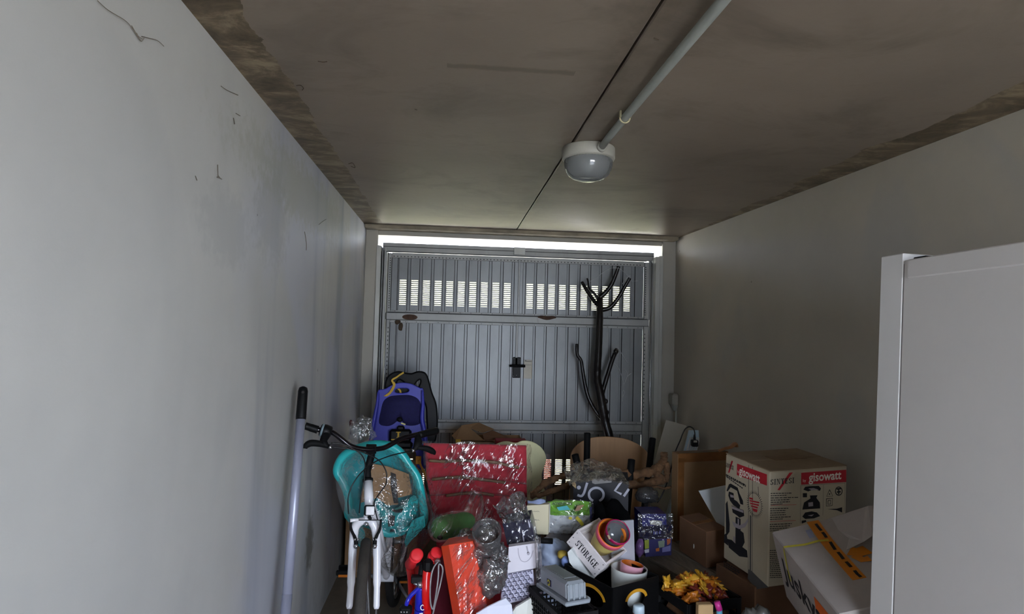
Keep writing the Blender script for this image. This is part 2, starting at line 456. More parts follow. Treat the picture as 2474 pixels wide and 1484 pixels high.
# ceiling of two slabs with an open joint between them
ceil = root('ceiling', None, None, (.55, 1.9, ZC)); struct(ceil)
for (a, b) in ((XL - .1, .475), (.482, 2.1)):
    g = G(); g.box(((a + b) / 2, 1.95, ZC + .06), (b - a, 6.3, .12), b=.004); g.build('ceiling_slab', M_ceil, ceil)
g = G(); g.box((.479, 1.95, ZC + .08), (.03, 6.3, .06)); g.build('joint_filler', M_dark, ceil)

# outside: a hedge seen only through the louvres
g = G()
for k in range(110):
    r = random.uniform(.35, .7); g.blob((random.uniform(-5, 7), 12 + random.uniform(-.5, .5), random.uniform(.3, 2.5)), (r, r, r), .35, 5, 12, 8, k)
tag(g.build('hedge', M_leaf), 'sunlit green hedge glimpsed outside through the garage door louvres', 'hedge')

# ------------------------------------------------------------------ garage door
def metal(name, c, rough=.42, dirt=.35):
    t = NT(name); b = lin(c); k = lambda f: tuple(x * f for x in b[:3]) + (1,)
    col = t.ramp(t.noise(5, 5, .6, (1, 1, .5), kind='Position'), [(.3, k(.82)), (.7, k(1.08))])
    col = t.mix(t.ramp(t.noise(9, 6, .7, (1, 1, .3), (3, 1, 2), 'Position'), [(.58, 0.0), (.8, dirt)]), col, lin('#55504a'))
    t.l(col, t.b.inputs['Base Color']); t.b.inputs['Metallic'].default_value = .35; t.b.inputs['Roughness'].default_value = rough
    t.bump(t.noise(20, 3, .5, kind='Position'), .05, .003); return t.m
M_galv = metal('galvanised_sheet', '#808385'); M_steel = metal('galvanised_frame', '#9b9c9a', .5, .6); M_pale = metal('zinc_guide', '#b9bab4', .5, .4)
M_groove = mat('grime_in_groove', '#2e2b29', .9)
M_hood = mat('louvre_hood', '#c4c6b4', .5, .2)
M_rust = mat('rusty_smear', '#4a3529', .9, var=.3, scale=40)
M_black = mat('black_plastic', '#0a0a0b', .5, var=.1, spec=.25)
M_blackm = mat('matt_black', '#080809', .7, var=.15, spec=.25)
M_steelb = mat('bright_steel', '#c9cacc', .25, .9)
M_paper = mat('off_white_paper', '#cfcabd', .8, var=.05)
M_white = mat('white_paint', '#e6e5e2', .4, var=.03)

door = struct(root('door_1', None, None, (.54, 4.95, 0)))
DY = 4.95                                  # plane of the sheet
def plank_mesh(wd, z0, z1, slots=None):
    """pressed steel plank: raised face with sloping grimy flanks, louvre slots cut through with sloping blades"""
    g = G(); h = .010; e = .0035; x0, x1 = -wd / 2, wd / 2
    fx0, fx1 = x0 + e, x1 - e; y = DY - h
    g.add([(x0, DY, z0), (fx0, y, z0), (fx0, y, z1), (x0, DY, z1)], [(0, 1, 2, 3)], 1)
    g.add([(fx1, y, z0), (x1, DY, z0), (x1, DY, z1), (fx1, y, z1)], [(0, 1, 2, 3)], 1)
    if not slots: g.add([(fx0, y, z0), (fx1, y, z0), (fx1, y, z1), (fx0, y, z1)], [(0, 1, 2, 3)])
    else:
        s0, n, pit, op, sw = slots; a, b = -sw / 2, sw / 2
        for (p, q) in ((fx0, a), (b, fx1)): g.add([(p, y, z0), (q, y, z0), (q, y, z1), (p, y, z1)], [(0, 1, 2, 3)])
        zs = [(z0, s0)] + [(s0 + k * pit + op, s0 + (k + 1) * pit) for k in range(n - 1)] + [(s0 + (n - 1) * pit + op, z1)]
        for (p, q) in zs: g.add([(a, y, p), (b, y, p), (b, y, q), (a, y, q)], [(0, 1, 2, 3)])
        for k in range(n):     # hooded blade pressed to the outside, and the slot's dark lip
            zb = s0 + k * pit + op
            yh, zh = y + .0065, zb - op - .0006
            g.add([(a, y, zb), (b, y, zb), (b, yh, zh), (a, yh, zh)], [(0, 1, 2, 3)], 2)
            g.add([(a, y, zb), (a, yh, zh), (a, y, zb - op)], [(0, 1, 2)], 1); g.add([(b, y, zb), (b, yh, zh), (b, y, zb - op)], [(0, 2, 1)], 1)
            g.add([(a, y, zb - op), (b, y, zb - op), (b, y + .002, zb - op), (a, y + .002, zb - op)], [(0, 1, 2, 3)], 1)
    return g
# planks are meshed around x=0: shift by the door root's x
ROWS = ((1.752, 2.165, (1.797, 13, .0158, .0082, .052)), (.905, 1.655, None), (.05, .80, (.40, 13, .0158, .0088, .056)))
PW = .0735
xs = [-.395 + .0917 * k for k in range(10)] + [.52] + [.612 + .0886 * k for k in range(10)]
for (z0, z1, sl_) in ROWS:
    protos = {}
    for k, x in enumerate(xs):
        key = 'c' if (k == 10 or not sl_) else 's'
        if key not in protos:
            o = plank_mesh(PW, z0, z1, sl_ if key == 's' else None).build('plank', [M_galv, M_groove, M_hood], door); protos[key] = o
        else:
            o = protos[key].copy(); COL.objects.link(o)
        o.location.x = x
    for x, wd in ((-.462, .05), (1.50 + .012, .075)):
        o = plank_mesh(wd, z0, z1).build('plank', [M_galv, M_groove, M_hood], door); o.location.x = x
    # narrow ribs standing between the planks
    g = G(); allx = sorted([-.462] + xs + [1.512]); 
    for a, b in zip(allx[:-1], allx[1:]):
        wa = .05 if a < -.45 else PW; wb = .075 if b > 1.505 else PW
        g.box(((a + wa / 2 + b - wb / 2) / 2, DY, (z0 + z1) / 2), (max(.006, (b - wb / 2) - (a + wa / 2)), .004, z1 - z0), b=.001)
    g.build('rib_strips', M_galv, door)
def dbox(name, x0, x1, z0, z1, y0, y1, m_=None, b=.002):
    g = G(); g.box(((x0 + x1) / 2, (y0 + y1) / 2, (z0 + z1) / 2), (x1 - x0, y1 - y0, z1 - z0), b=b); return g.build(name, m_ or M_steel, door)
# leaf frame
for (x0, x1) in ((-.515, -.487), (1.55, 1.585)): dbox('leaf_stile', x0, x1, .02, 2.20, DY - .03, DY + .02)
for (z0, z1) in ((2.165, 2.206), (1.735, 1.752), (1.655, 1.675), (.885, .905), (.80, .825), (.02, .05)): dbox('leaf_rail', -.487, 1.55, z0, z1, DY - .016, DY + .015)
dbox('middle_beam', -.52, 1.59, 1.675, 1.735, DY - .05, DY + .012, b=.006); dbox('lower_beam', -.487, 1.55, .825, .885, DY - .03, DY + .012, b=.006)
dbox('beam_dark_strip', -.5, 1.57, 1.733, 1.737, DY - .051, DY, M_groove, 0)  # dark strip where beam and rail meet
g = G()
for k in range(22):
    for x in (-.497, 1.558): g.box((x, DY - .031, 1.77 + k * .0185), (.006, .003, .009)); g.box((x, DY - .031, .93 + k * .0325), (.006, .003, .011))
for k in range(74): g.box((-.47 + k * .0272, DY - .0165, 2.177), (.010, .002, .006))
for k in range(24):
    for z in (1.745, 1.664, .893, .812): g.box((-.45 + k * .085, DY - .0165, z), (.005, .002, .005))
o = g.build('rivets', M_groove, door); o['kind'] = 'stuff'
# header above the leaf and the side guides
dbox('header', -.56, 1.63, 2.213, 2.283, DY - .02, DY + .05, M_steel, .004); dbox('header_lip', -.56, 1.63, 2.250, 2.254, DY - .024, DY - .018, M_groove, 0)
g = G(); g.cyl((-.53, DY - .045, 2.208), (1.56, DY - .045, 2.208), .0045, 10); g.build('tension_bar', M_galv, door, True)
dbox('latch_bracket', .475, .565, 2.222, 2.283, DY - .035, DY - .02, M_pale)
for sgn, xa in ((1, -.60), (-1, 1.69)):
    def bx(a, b): return (min(xa + sgn * a, xa + sgn * b), max(xa + sgn * a, xa + sgn * b))
    r = bx(.0, .035); dbox('guide_channel', r[0], r[1], 0, 2.25, DY - .075, DY + .03, M_pale)
    r = bx(.042, .05); dbox('guide_channel', r[0], r[1], 0, 2.22, DY - .06, DY + .03, M_steel)
    r = bx(.056, .078); dbox('guide_channel', r[0], r[1], 0, 2.24, DY - .045, DY + .03, M_steel)
    r = bx(.035, .056); dbox('guide_recess', r[0], r[1], 0, 2.22, DY - .02, DY + .03, M_groove)
    g = G(); g.cyl((xa + sgn * .088, DY - .05, .05), (xa + sgn * .088, DY - .05, 2.2), .004, 8); g.build('lift_cable', M_steelb, door, True)
# wide pale post right of the leaf
dbox('side_post', 1.618, 1.655, 0, 2.24, DY - .10, DY - .02, M_pale); dbox('side_filler', 1.592, 1.68, 0, 2.24, DY - .005, DY + .03); dbox('side_filler', -.60, -.52, 0, 2.24, DY + .0, DY + .03); dbox('threshold', -.6, 1.68, -.01, .022, DY - .02, DY + .05)
# lock rods, plate, lever, sticker
dbox('lock_rod', .508, .526, 1.33, 1.70, DY - .022, DY - .014, M_steel); dbox('lock_rod', .515, .530, 1.75, 2.19, DY - .022, DY - .014, M_steel)
dbox('lock_plate', .489, .551, 1.24, 1.405, DY - .022, DY - .010, M_black, .004)
g = G(); g.tube([(.46, DY - .05, 1.336), (.50, DY - .05, 1.337), (.585, DY - .05, 1.337)], [.008, .012, .011], 12); g.cyl((.52, DY - .05, 1.337), (.52, DY - .012, 1.337), .012, 12)
g.build('lever', M_blackm, door, True)
g = G()
for z in (1.255, 1.39):
    for x in (.497, .543): g.cyl((x, DY - .024, z), (x, DY - .02, z), .004, 8)
g.cyl((.52, DY - .024, 1.262), (.52, DY - .02, 1.262), .005, 8); g.build('screws', M_steelb, door, True)
stk = dbox('sticker', .580, .645, 1.235, 1.385, DY - .0125, DY - .0103, M_paper, 0)
M_ink = mat('grey_ink', '#5d5a57', .8); M_ink2 = mat('black_ink', '#17151a', .7)
g = G()
for z, a, b in ((1.375, .586, .640), (1.372, .586, .640), (1.345, .586, .638)): g.box(((a + b) / 2, DY - .0130, z), (b - a, .0006, .0022))
g.box((.592, DY - .0130, 1.381), (.012, .0006, .005)); g.build('sticker_print', M_ink, stk)
# rust smears are flat marks on the beam
g = G(); g.dome([V((.75 + .075 * math.cos(a), DY - .0505, 1.727 + .016 * math.sin(a) * (1 + .3 * math.sin(3 * a)))) for a in [k * .3142 for k in range(20)]], (.75, DY - .0505, 1.727), (0, -.003, 0), 3)
g.dome([V((-.33 + .06 * math.cos(a), DY - .0505, 1.70 + .022 * math.sin(a))) for a in [k * .3142 for k in range(20)]], (-.33, DY - .0505, 1.70), (0, -.003, 0), 3)
g.build('rust_smear', M_rust, door)
g = G(); g.blob((-.40, DY - .02, 1.62), (.018, .014, .03), .4, 30, 12, 8, 3); g.blob((-.425, DY - .02, 1.66), (.02, .01, .02), .5, 40, 12, 8, 5)
tag(g.build('wasp_nest', mat('mud_nest', '#4d3f30', .95, bump=.4)), 'small brown mud nest stuck on the upper left of the garage door', 'nest')

# ------------------------------------------------------------------ refrigerator on the right (door towards the garage door)
M_fr = mat('fridge_enamel', '#d9d5d2', .38, var=.02, scale=5, bump=.04, bscale=180)
M_frd = mat('fridge_door_enamel', '#e3e1df', .35, var=.02, scale=5)
fr = root('refrigerator', 'tall white refrigerator seen from its side, at the right edge', 'refrigerator', (1.45, 1.25, 0))
FM = Matrix.Translation((1.20, 0, 1.83)) @ Matrix.Rotation(math.radians(1.9), 4, 'Y') @ Matrix.Translation((-1.20, 0, -1.83))
def frb(name, c, sz, m_, b=.006):
    g = G(); g.box(c, sz, FM, b); return g.build(name, m_, fr)
frb('body', (1.465, 1.209, .935), (.53, .678, 1.77), M_fr, .002)
frb('top_trim', (1.463, 1.20, 1.795), (.536, .662, .050), M_fr, .003)
frb('door', (1.467, 1.595, .965), (.535, .086, 1.75), M_frd, .002)
frb('hinge_cover', (1.45, 1.545, 1.822), (.44, .07, .018), M_blackm, .002)
frb('door_gasket', (1.467, 1.550, .95), (.530, .006, 1.72), mat('grey_gasket', '#8f8c8a', .6), 0)
for y in (.93, 1.47):
    for x in (1.25, 1.68): g = G(); g.cyl((x, y, 0), (x, y, .06), .022, 12); g.build('foot', M_blackm, fr)

# ------------------------------------------------------------------ ceiling lamp, conduit, socket box on the right wall
def glass(name, c, op=.35, rough=.12):
    t = NT(name); tr = t.n('ShaderNodeBsdfTransparent'); tr.inputs[0].default_value = lin(c)
    gl = t.n('ShaderNodeBsdfGlossy', i_Roughness=rough); df = t.n('ShaderNodeBsdfDiffuse'); df.inputs[0].default_value = (.75, .77, .78, 1)
    lw_ = t.n('ShaderNodeLayerWeight', i_Blend=.5); fo_ = t.math('ADD', t.math('MULTIPLY', t.math('POWER', lw_.outputs['Facing'], 4.0), .6), .05)
    a = t.n('ShaderNodeMixShader', i_0=op); t.l(tr.outputs[0], a.inputs[1]); t.l(df.outputs[0], a.inputs[2])
    b = t.n('ShaderNodeMixShader'); t.l(fo_, b.inputs[0]); t.l(a.outputs[0], b.inputs[1]); t.l(gl.outputs[0], b.inputs[2])
    t.l(b.outputs[0], t.out.inputs[0]); return t.m
M_pvc = mat('grey_white_pvc', '#9fa39b', .5, var=.06); M_pvcd = mat('aged_white_plastic', '#a3a196', .5, var=.08)
LX, LY = .562, 2.60
lamp = root('ceiling_lamp', 'round bulkhead lamp with a ribbed glass dome under the ceiling', 'lamp', (LX, LY, ZC))
LM = Matrix.Translation((LX, LY, ZC))
g = G(); g.lathe([(0, 0), (.110, 0), (.113, -.004), (.114, -.045), (.110, -.052), (.098, -.053), (0, -.053)], LM, 40); g.build('lamp_base', M_pvcd, lamp, True)
g = G(); pr = [(.099, -.052), (.103, -.058), (.102, -.075), (.097, -.095), (.086, -.115), (.068, -.130), (.04, -.139), (0, -.141)]
vs = []
n = 96
for (r, z) in pr:
    for k in range(n):
        a = 2 * math.pi * k / n; rr = r + (.0013 * (1 if k % 2 else -1) if z > -.12 and r > .06 else 0); vs.append(LM @ V((rr * math.cos(a), rr * math.sin(a), z)))
g.add(vs, [(i * n + k, i * n + (k + 1) % n, (i + 1) * n + (k + 1) % n, (i + 1) * n + k) for i in range(len(pr) - 1) for k in range(n)])
g.build('glass_dome', glass('ribbed_glass', '#b0b6b6', .20, .10), lamp, True)
g = G(); g.lathe([(0, -.05), (.014, -.05), (.015, -.065), (.021, -.078), (.023, -.088), (.018, -.10), (0, -.104)], LM, 20); g.build('bulb', mat('frosted_bulb', '#d8d8d2', .3), lamp, True)
g = G(); g.cyl((LX + .03, LY - .108, ZC - .026), (LX + .031, LY - .128, ZC - .026), .021, 18); g.build('cable_gland', M_pvcd, lamp, True)
cond = root('conduit', 'grey plastic conduit pipe running along the ceiling to the lamp', 'conduit', (.593, 1.0, ZC))
CZ = ZC - .022
g = G(); g.tube([(.592, LY - .127, ZC - .026), (.592, LY - .25, CZ), (.592, 1.9, CZ - .004), (.594, 1.35, CZ - .008), (.594, .2, CZ), (.594, -.85, CZ)], .0145, 16); g.build('pipe', M_pvc, cond, True)
for y in (1.22, 2.14):
    g = G(); g.tube([(.592 + .018 * math.cos(a), y, CZ - .002 + .018 * math.sin(a)) for a in [math.pi + k * math.pi / 10 for k in range(11)]], .003, 6); g.box((.575, y, CZ + .010), (.006, .014, .024)); g.box((.610, y, CZ + .010), (.006, .014, .024)); g.build('pipe_clip', mat('yellowed_clip', '#b9b08c', .6), cond)
jb = root('junction_box', 'small grey junction box on the right wall beside the garage door', 'box', (1.79, 4.88, 1.0))
g = G(); g.box((1.775, 4.83, 1.10), (.05, .10, .095), b=.012); g.build('cover', mat('dusty_socket_box', '#a5a296', .6), jb)
g = G(); g.tube([(1.795, 4.83, 1.055), (1.798, 4.83, .90), (1.80, 4.83, .3)], .009, 10); g.lathe([(.03, 0), (.012, -.045)], Matrix.Translation((1.785, 4.83, 1.055)), 14); g.build('down_pipe', M_pvc, jb, True)

# ------------------------------------------------------------------ telescopic pole leaning at the left wall
M_alu = mat('lilac_grey_aluminium', '#a9acc0', .38, .35, var=.04)
pt, pb = P(733, 934, 2.74), P(690, 1484, 2.50)
d = (pt - pb).normalized(); foot = pb - d * ((pb.z) / d.z)
if foot.x < XL + .025: foot.x = XL + .025
pole = root('telescopic_pole', 'grey metal pole with a black grip leaning at the left wall', 'pole', foot)
d = (pt - foot).normalized(); L = (pt - foot).length; mid = foot + d * L * .42
g = G(); g.tube([foot, mid], .0195, 20); g.tube([mid, foot + d * (L - .13)], .0185, 20); g.build('tube', M_alu, pole, True)
g = G(); a = foot + d * (L - .14); g.tube([a, a + d * .01, pt - d * .02, pt - d * .006, pt], [.0205, .0215, .0205, .017, .006], 20); g.build('grip', M_black, pole, True)
g = G(); hp = pt - d * .025; nrm = (CAM - hp).normalized(); g.tube([hp + nrm * .0195, hp + nrm * .0215], .006, 10); g.build('hang_hole', M_groove, pole)
g = G(); g.tube([foot, foot + d * .02], .021, 16); g.build('end_cap', M_black, pole, True)

# ------------------------------------------------------------------ white city bicycle
M_bw = mat('white_gloss_paint', '#f1f0f4', .22, var=.02, coat=.4); M_rub = mat('tyre_rubber', '#1d1b1a', .8, bump=.3, bscale=120)
M_tread = mat('dusty_tread', '#403b35', .9, var=.2, bump=.5, bscale=160)
M_alub = mat('brushed_alloy', '#b3b5b8', .3, .85); M_chr = mat('dark_chrome_bar', '#1c181d', .18, .6, coat=.5)
M_refl = mat('clear_reflector', '#f4f0f2', .2, spec=1)
M_orr = mat('amber_reflector', '#c66d1c', .3); M_cable = mat('black_cable', '#0f0e10', .4)
def Pk(px, py, Y): return P(px, py, Y * .945 + (px - 897) * .0009)
bk = root('bicycle', 'white bicycle standing head on with black handlebars beside the left wall', 'bicycle', (-.35, 2.9, 0))
HT, HB = Pk(889, 1164, 3.06), Pk(893, 1232, 2.99)     # head tube ends
ST = Pk(897, 1085, 3.10)                                # stem clamp
HUB = P(876, 1489, 2.71); WR = .350
hub_z = HUB.z
steer = (HT - HB).normalized()
g = G(); g.tube([HB + steer * -.01, HT], .0205, 22); g.build('head_tube', M_bw, bk, True)
for q0, q1 in ((HT, HT + steer * .012), (HB - steer * .012, HB)):
    g = G(); g.tube([q0, q1], .0235, 22); g.build('headset_cup', M_blackm, bk, True)
# stem and bar
g = G(); g.tube([HT, HT + steer * .05, ST - V((0, -.02, .03)), ST + V((0, .0, 0))], [.0165, .0165, .0165, .016], 16)
bx_ = V((1, 0, 0)); g.tube([ST - bx_ * .022, ST + bx_ * .022], .022, 18); g.build('stem', M_blackm, bk, True)
barpts = [Pk(752, 1035, 3.16), Pk(790, 1043, 3.14), Pk(806, 1047, 3.12), Pk(828, 1064, 3.10), Pk(845, 1077, 3.09), Pk(866, 1084, 3.085), Pk(897, 1086, 3.08), Pk(925, 1083, 3.085), Pk(945, 1074, 3.09), Pk(970, 1060, 3.11), Pk(1000, 1052, 3.13), Pk(1040, 1044, 3.16)]
g = G(); g.tube(cr(barpts, 5), .0118, 14); g.build('handlebar', M_chr, bk, True)
g = G(); g.tube(cr([Pk(737, 1029, 3.17), Pk(752, 1034, 3.16), Pk(768, 1039, 3.15)], 4), [.0165] * 4 + [.0175] * 4 + [.0185], 16); g.build('grip', M_black, bk, True)
g = G(); g.tube(cr([Pk(1012, 1052, 3.13), Pk(1034, 1046, 3.15), Pk(1056, 1041, 3.17)], 4), [.017] * 4 + [.018] * 4 + [.0175], 16); g.build('grip', M_black, bk, True)
# twist shifter with a clear window band
c_ = Pk(783, 1041, 3.14); dr = (Pk(800, 1046, 3.125) - Pk(760, 1036, 3.155)).normalized()
g = G(); g.tube([c_ - dr * .018, c_ - dr * .014, c_ + dr * .006, c_ + dr * .03, c_ + dr * .034], [.022, .028, .030, .026, .018], 20); sh = g.build('gear_shifter', M_black, bk, True)
g = G(); g.tube([c_ - dr * .013, c_ - dr * .004], [.0295, .0308], 20); g.build('shifter_band', mat('blue_grey_ring', '#7f9298', .3), sh, True)
def lever(name, pts, knob):
    g = G(); g.tube(cr(pts, 5), [.009 + .006 * math.sin(math.pi * k / (5 * (len(pts) - 1))) for k in range(5 * (len(pts) - 1) + 1)], 12); lo_ = g.build(name, M_blackm, bk, True)
    g = G(); g.blob(knob, (.008, .008, .008), 0, 1, 10, 6); g.build('barrel_adjuster', M_steelb, lo_, True)
g = G(); p1 = Pk(790, 1048, 3.12); p2 = Pk(781, 1068, 3.09); p3 = Pk(792, 1080, 3.07); g.tube(cr([p1, p2, p3], 5), [.014, .016, .018, .017, .016, .016, .017, .016, .013, .010, .008], 12); g.build('brake_clamp', M_blackm, bk, True)
lever('brake_lever', [Pk(796, 1080, 3.08), Pk(774, 1073, 3.08), Pk(752, 1071, 3.085), Pk(740, 1077, 3.09), Pk(737, 1084, 3.09)], Pk(798, 1081, 3.06))
g = G(); p1 = Pk(1008, 1052, 3.13); p2 = Pk(1010, 1072, 3.10); p3 = Pk(1000, 1088, 3.08); g.tube(cr([p1, p2, p3], 5), [.014, .015, .016, .018, .02, .02, .02, .018, .014, .010, .008], 12); g.build('brake_clamp', M_blackm, bk, True)
lever('brake_lever', [Pk(1008, 1082, 3.08), Pk(1025, 1083, 3.08), Pk(1038, 1087, 3.085), Pk(1047, 1093, 3.09), Pk(1046, 1098, 3.09)], Pk(998, 1089, 3.06))
# cables
for pts in ([Pk(801, 1080, 3.05), Pk(835, 1084, 3.03), Pk(868, 1090, 3.02), Pk(893, 1100, 3.02), Pk(912, 1110, 3.02), Pk(925, 1124, 3.02), Pk(934, 1145, 3.02), Pk(932, 1170, 3.0), Pk(915, 1195, 2.99), Pk(904, 1215, 2.97), Pk(908, 1240, 2.92), Pk(912, 1256, 2.90)],
            [Pk(996, 1090, 3.05), Pk(960, 1097, 3.03), Pk(930, 1106, 3.02), Pk(900, 1120, 3.0), Pk(870, 1145, 2.98), Pk(850, 1175, 2.97), Pk(841, 1205, 2.97), Pk(842, 1242, 2.93)],
            [Pk(800, 1071, 3.06), Pk(825, 1073, 3.05), Pk(850, 1083, 3.04), Pk(872, 1098, 3.03), Pk(882, 1120, 3.04), Pk(880, 1160, 3.05), Pk(872, 1200, 3.05), Pk(868, 1240, 3.06)]):
    g = G(); g.tube(cr(pts, 6), .0028, 6); g.build('cable', M_cable, bk, True)
# fork: crown, blades, dropouts
for s_, cx in ((-1, (856, 846)), (1, (911, 913))):
    a = Pk(886 + s_ * 3, 1262, 2.965)
    pts = [Pk(893 - 3 + s_ * 4, 1258, 2.975), Pk(884 + s_ * 15, 1262, 2.965), Pk(882 + s_ * 24, 1275, 2.955), Pk(882 + s_ * 27.5, 1298, 2.94), Pk(881 + s_ * 30, 1350, 2.91), Pk(879 + s_ * 31.5, 1420, 2.875), Pk(876.5 + s_ * 33, 1472, 2.845)]
    g = G(); g.tube(cr(pts, 5), [.017] * 5 + [.0185] * 5 + [.0185] * 5 + [.018] * 5 + [.0165] * 5 + [.0135] * 5 + [.0095], 18); fb = g.build('fork_blade', M_bw, bk, True)
    e = pts[-1]; g = G(); g.box(e + V((0, -.004, -.02)), (.006, .02, .05), b=.002); g.cyl(e + V((-.012 * s_ - .012, -.004, -.03)), e + V((-.012 * s_ + .012, -.004, -.03)), .008, 12); g.build('dropout', M_alub, fb)
g = G(); g.tube([HB, Pk(886, 1262, 2.965)], [.019, .02], 18); g.build('fork_crown', M_bw, bk, True)
g = G(); c_ = Pk(886, 1266, 2.94); g.tube([c_, c_ + V((0, -.012, 0))], .0085, 10); g.build('crown_bolt', M_steelb, bk, True)
# brake arms, pads and noodle
for s_ in (-1, 1):
    pts = [Pk(883 + s_ * 36 + (1 if s_ > 0 else 1), 1256, 2.90), Pk(883 + s_ * 35, 1278, 2.90), Pk(883 + s_ * 27, 1296, 2.905), Pk(883 + s_ * 23, 1308, 2.905), Pk(883 + s_ * 22.5, 1320, 2.90)]
    g = G(); g.tube(cr(pts, 4), [.005] * 4 + [.006] * 4 + [.007] * 4 + [.009] * 4 + [.011], 10); ba = g.build('brake_arm', M_blackm, bk, True)
    g = G(); q = Pk(883 + s_ * 22.5, 1320, 2.888); g.tube([q, q + V((0, -.008, 0))], .009, 12)
    for dx in (-3, 4): q = Pk(883 + s_ * 22 + dx, 1303, 2.885); g.tube([q, q + V((0, -.008, 0))], .0045, 8)
    g.build('bolts', M_steelb, ba, True)
g = G(); g.tube([Pk(846, 1258, 2.90), Pk(866, 1256, 2.89)], [.008, .006], 10); g.build('brake_noodle', M_refl, bk, True)
g = G(); g.tube([Pk(866, 1257, 2.89), Pk(917, 1257, 2.895)], .0022, 6); g.build('brake_wire', M_cable, bk, True)
# front reflector on its bracket, badge
q = Pk(893, 1233, 2.93); FMm = frame(q, (1, 0, 0), (0, .1, 1))
g = G(); g.box((0, 0, .006), (.046, .044, .012), FMm, .006); g.tube([q + V((0, 0, -.03)), q + V((0, .03, -.045))], .008, 8); rf = g.build('reflector_bracket', M_blackm, bk)
g = G(); g.box((.004, 0, .014), (.036, .036, .006), FMm, .004); g.build('reflector', M_refl, rf)
bq = PP(889, 1195, HT + V((0, -.0215, 0)), V((0, -1, .1))); bm = frame(bq, (1, 0, 0), (0, .12, 1))
g = G(); vs = [bm @ V((.019 * math.cos(a), .0075 * math.sin(a) * (1 if abs(math.cos(a)) < .9 else 1), -.003 * abs(math.cos(a)) * 2 + .001)) for a in [k * math.pi / 12 for k in range(24)]]; g.poly(vs); bd = g.build('badge', M_ink2, bk)
text('Puls', bm @ Matrix.Translation((-.013, -.004, .0022)), .011, M_steelb, bd, 'badge_lettering')
# front wheel, edge on
def wheel(name, c, ax, R_, tw, tread):
    ax = V(ax).normalized(); u = ax.cross(V((0, 0, 1))).normalized(); v_ = u.cross(ax)
    circ = lambda r, off=0, n=56: [c + (u * math.cos(a) + v_ * math.sin(a)) * r + ax * off for a in [2 * math.pi * k / n for k in range(n)]]
    g = G(); g.tube(circ(R_ - tw), tw, 14, True); wo = g.build(name, tread, bk, True)
    g = G(); g.tube(circ(R_ - tw * 2 - .008), .011, 8, True); g.build('rim', M_alub, wo, True)
    g = G()
    for k in range(28):
        a = 2 * math.pi * k / 28; s_ = 1 if k % 2 else -1; b2 = a + (.35 if k % 4 < 2 else -.35)
        g.tube([c + (u * math.cos(a) + v_ * math.sin(a)) * (R_ - tw * 2 - .01), c + (u * math.cos(b2) + v_ * math.sin(b2)) * .02 + ax * .03 * s_], .0011, 4, caps=False)
    so_ = g.build('spokes', M_steelb, wo, True); so_['kind'] = 'stuff'
    g = G(); g.cyl(c - ax * .045, c + ax * .045, .012, 14); g.cyl(c - ax * .035, c - ax * .03, .024, 16); g.cyl(c + ax * .03, c + ax * .035, .024, 16); g.build('hub', M_alub, wo, True)
    return wo
HC_ = V((HUB.x, HUB.y, WR))
wheel('front_wheel', HC_, (1, .09, .0), WR, .0215, M_tread)
# mudguardless frame: down tube, low top tube, seat tube, bottom bracket shell
BB = P(934, 1395, 3.32); RH = V((BB.x + .02, BB.y + .44, WR))
SEATT = V((BB.x + .005, BB.y + .13, .66))
g = G(); g.tube(cr([HB + steer * .02 + V((.006, .012, 0)), Pk(905, 1262, 3.02), Pk(917, 1330, 3.2), BB], 5), .0185, 16); g.build('down_tube', M_bw, bk, True)
g = G(); g.tube(cr([HB + steer * .03 + V((.006, .015, 0)), Pk(912, 1262, 3.10), Pk(930, 1330, 3.34), SEATT - V((0, 0, .12))], 5), .0150, 16); g.build('top_tube', M_bw, bk, True)
g = G(); g.tube([BB, SEATT], .0165, 16); g.build('seat_tube', M_bw, bk, True)
g = G(); g.tube([BB - V((.037, 0, 0)), BB + V((.037, 0, 0))], .023, 20); g.build('bottom_bracket', M_bw, bk, True)
for s_ in (-1, 1):
    g = G(); g.tube(cr([BB + V((s_ * .02, .02, 0)), BB + V((s_ * .045 + .01, .2, 0)), RH + V((s_ * .055, 0, 0))], 4), .009, 10); g.build('chain_stay', M_bw, bk, True)
    g = G(); g.tube([SEATT - V((-s_ * .015, 0, .04)), RH + V((s_ * .055, 0, 0))], .007, 10); g.build('seat_stay', M_bw, bk, True)
wheel('rear_wheel', RH, (1, -.06, 0), WR, .0215, M_rub)
# cranks and pedals, kickstand
cL, cR = BB - V((.06, 0, 0)), BB + V((.06, 0, 0))
pl, prr = P(836, 1378, 3.28), BB + V((.075, .16, -.06))
g = G(); g.tube([cL, pl + V((.06, 0, 0))], .010, 10); g.build('crank', M_alub, bk, True)
g = G(); g.tube([cR, prr], .010, 10); g.lathe([(.02, 0), (.075, 0), (.08, .002), (.075, .004), (.02, .004)], Matrix.Translation(cR) @ Matrix.Rotation(math.pi / 2, 4, 'Y'), 36); g.build('crank', M_blackm, bk, True)
for (q, s_) in ((pl, -1), (prr, 1)):
    g = G()
    for dy_ in (-.035, .035): g.box(q + V((s_ * .005, dy_, .0)), (.075, .014, .026), b=.004)
    g.box(q + V((0, 0, 0)), (.07, .05, .010), b=.002); g.box(q + V((-.035 * s_, 0, 0)), (.012, .08, .024), b=.004); pdl = g.build('pedal', M_blackm, bk)
    g = G(); g.box(q + V((s_ * .005, -.044, -.012)), (.05, .006, .012), b=.001); g.build('pedal_reflector', M_orr, pdl)
ks = BB + V((.035, .06, -.02)); ke = V((ks.x + .155, ks.y - .02, .012))
kp = P(956, 1400, 3.33); kd = P(985, 1445, 3.30) - kp; ke = kp + kd * ((kp.z - .012) / -kd.z)
g = G(); g.tube([ks, kp, ke], [.008, .0085, .0075], 12); g.build('kickstand', M_alub, bk, True)

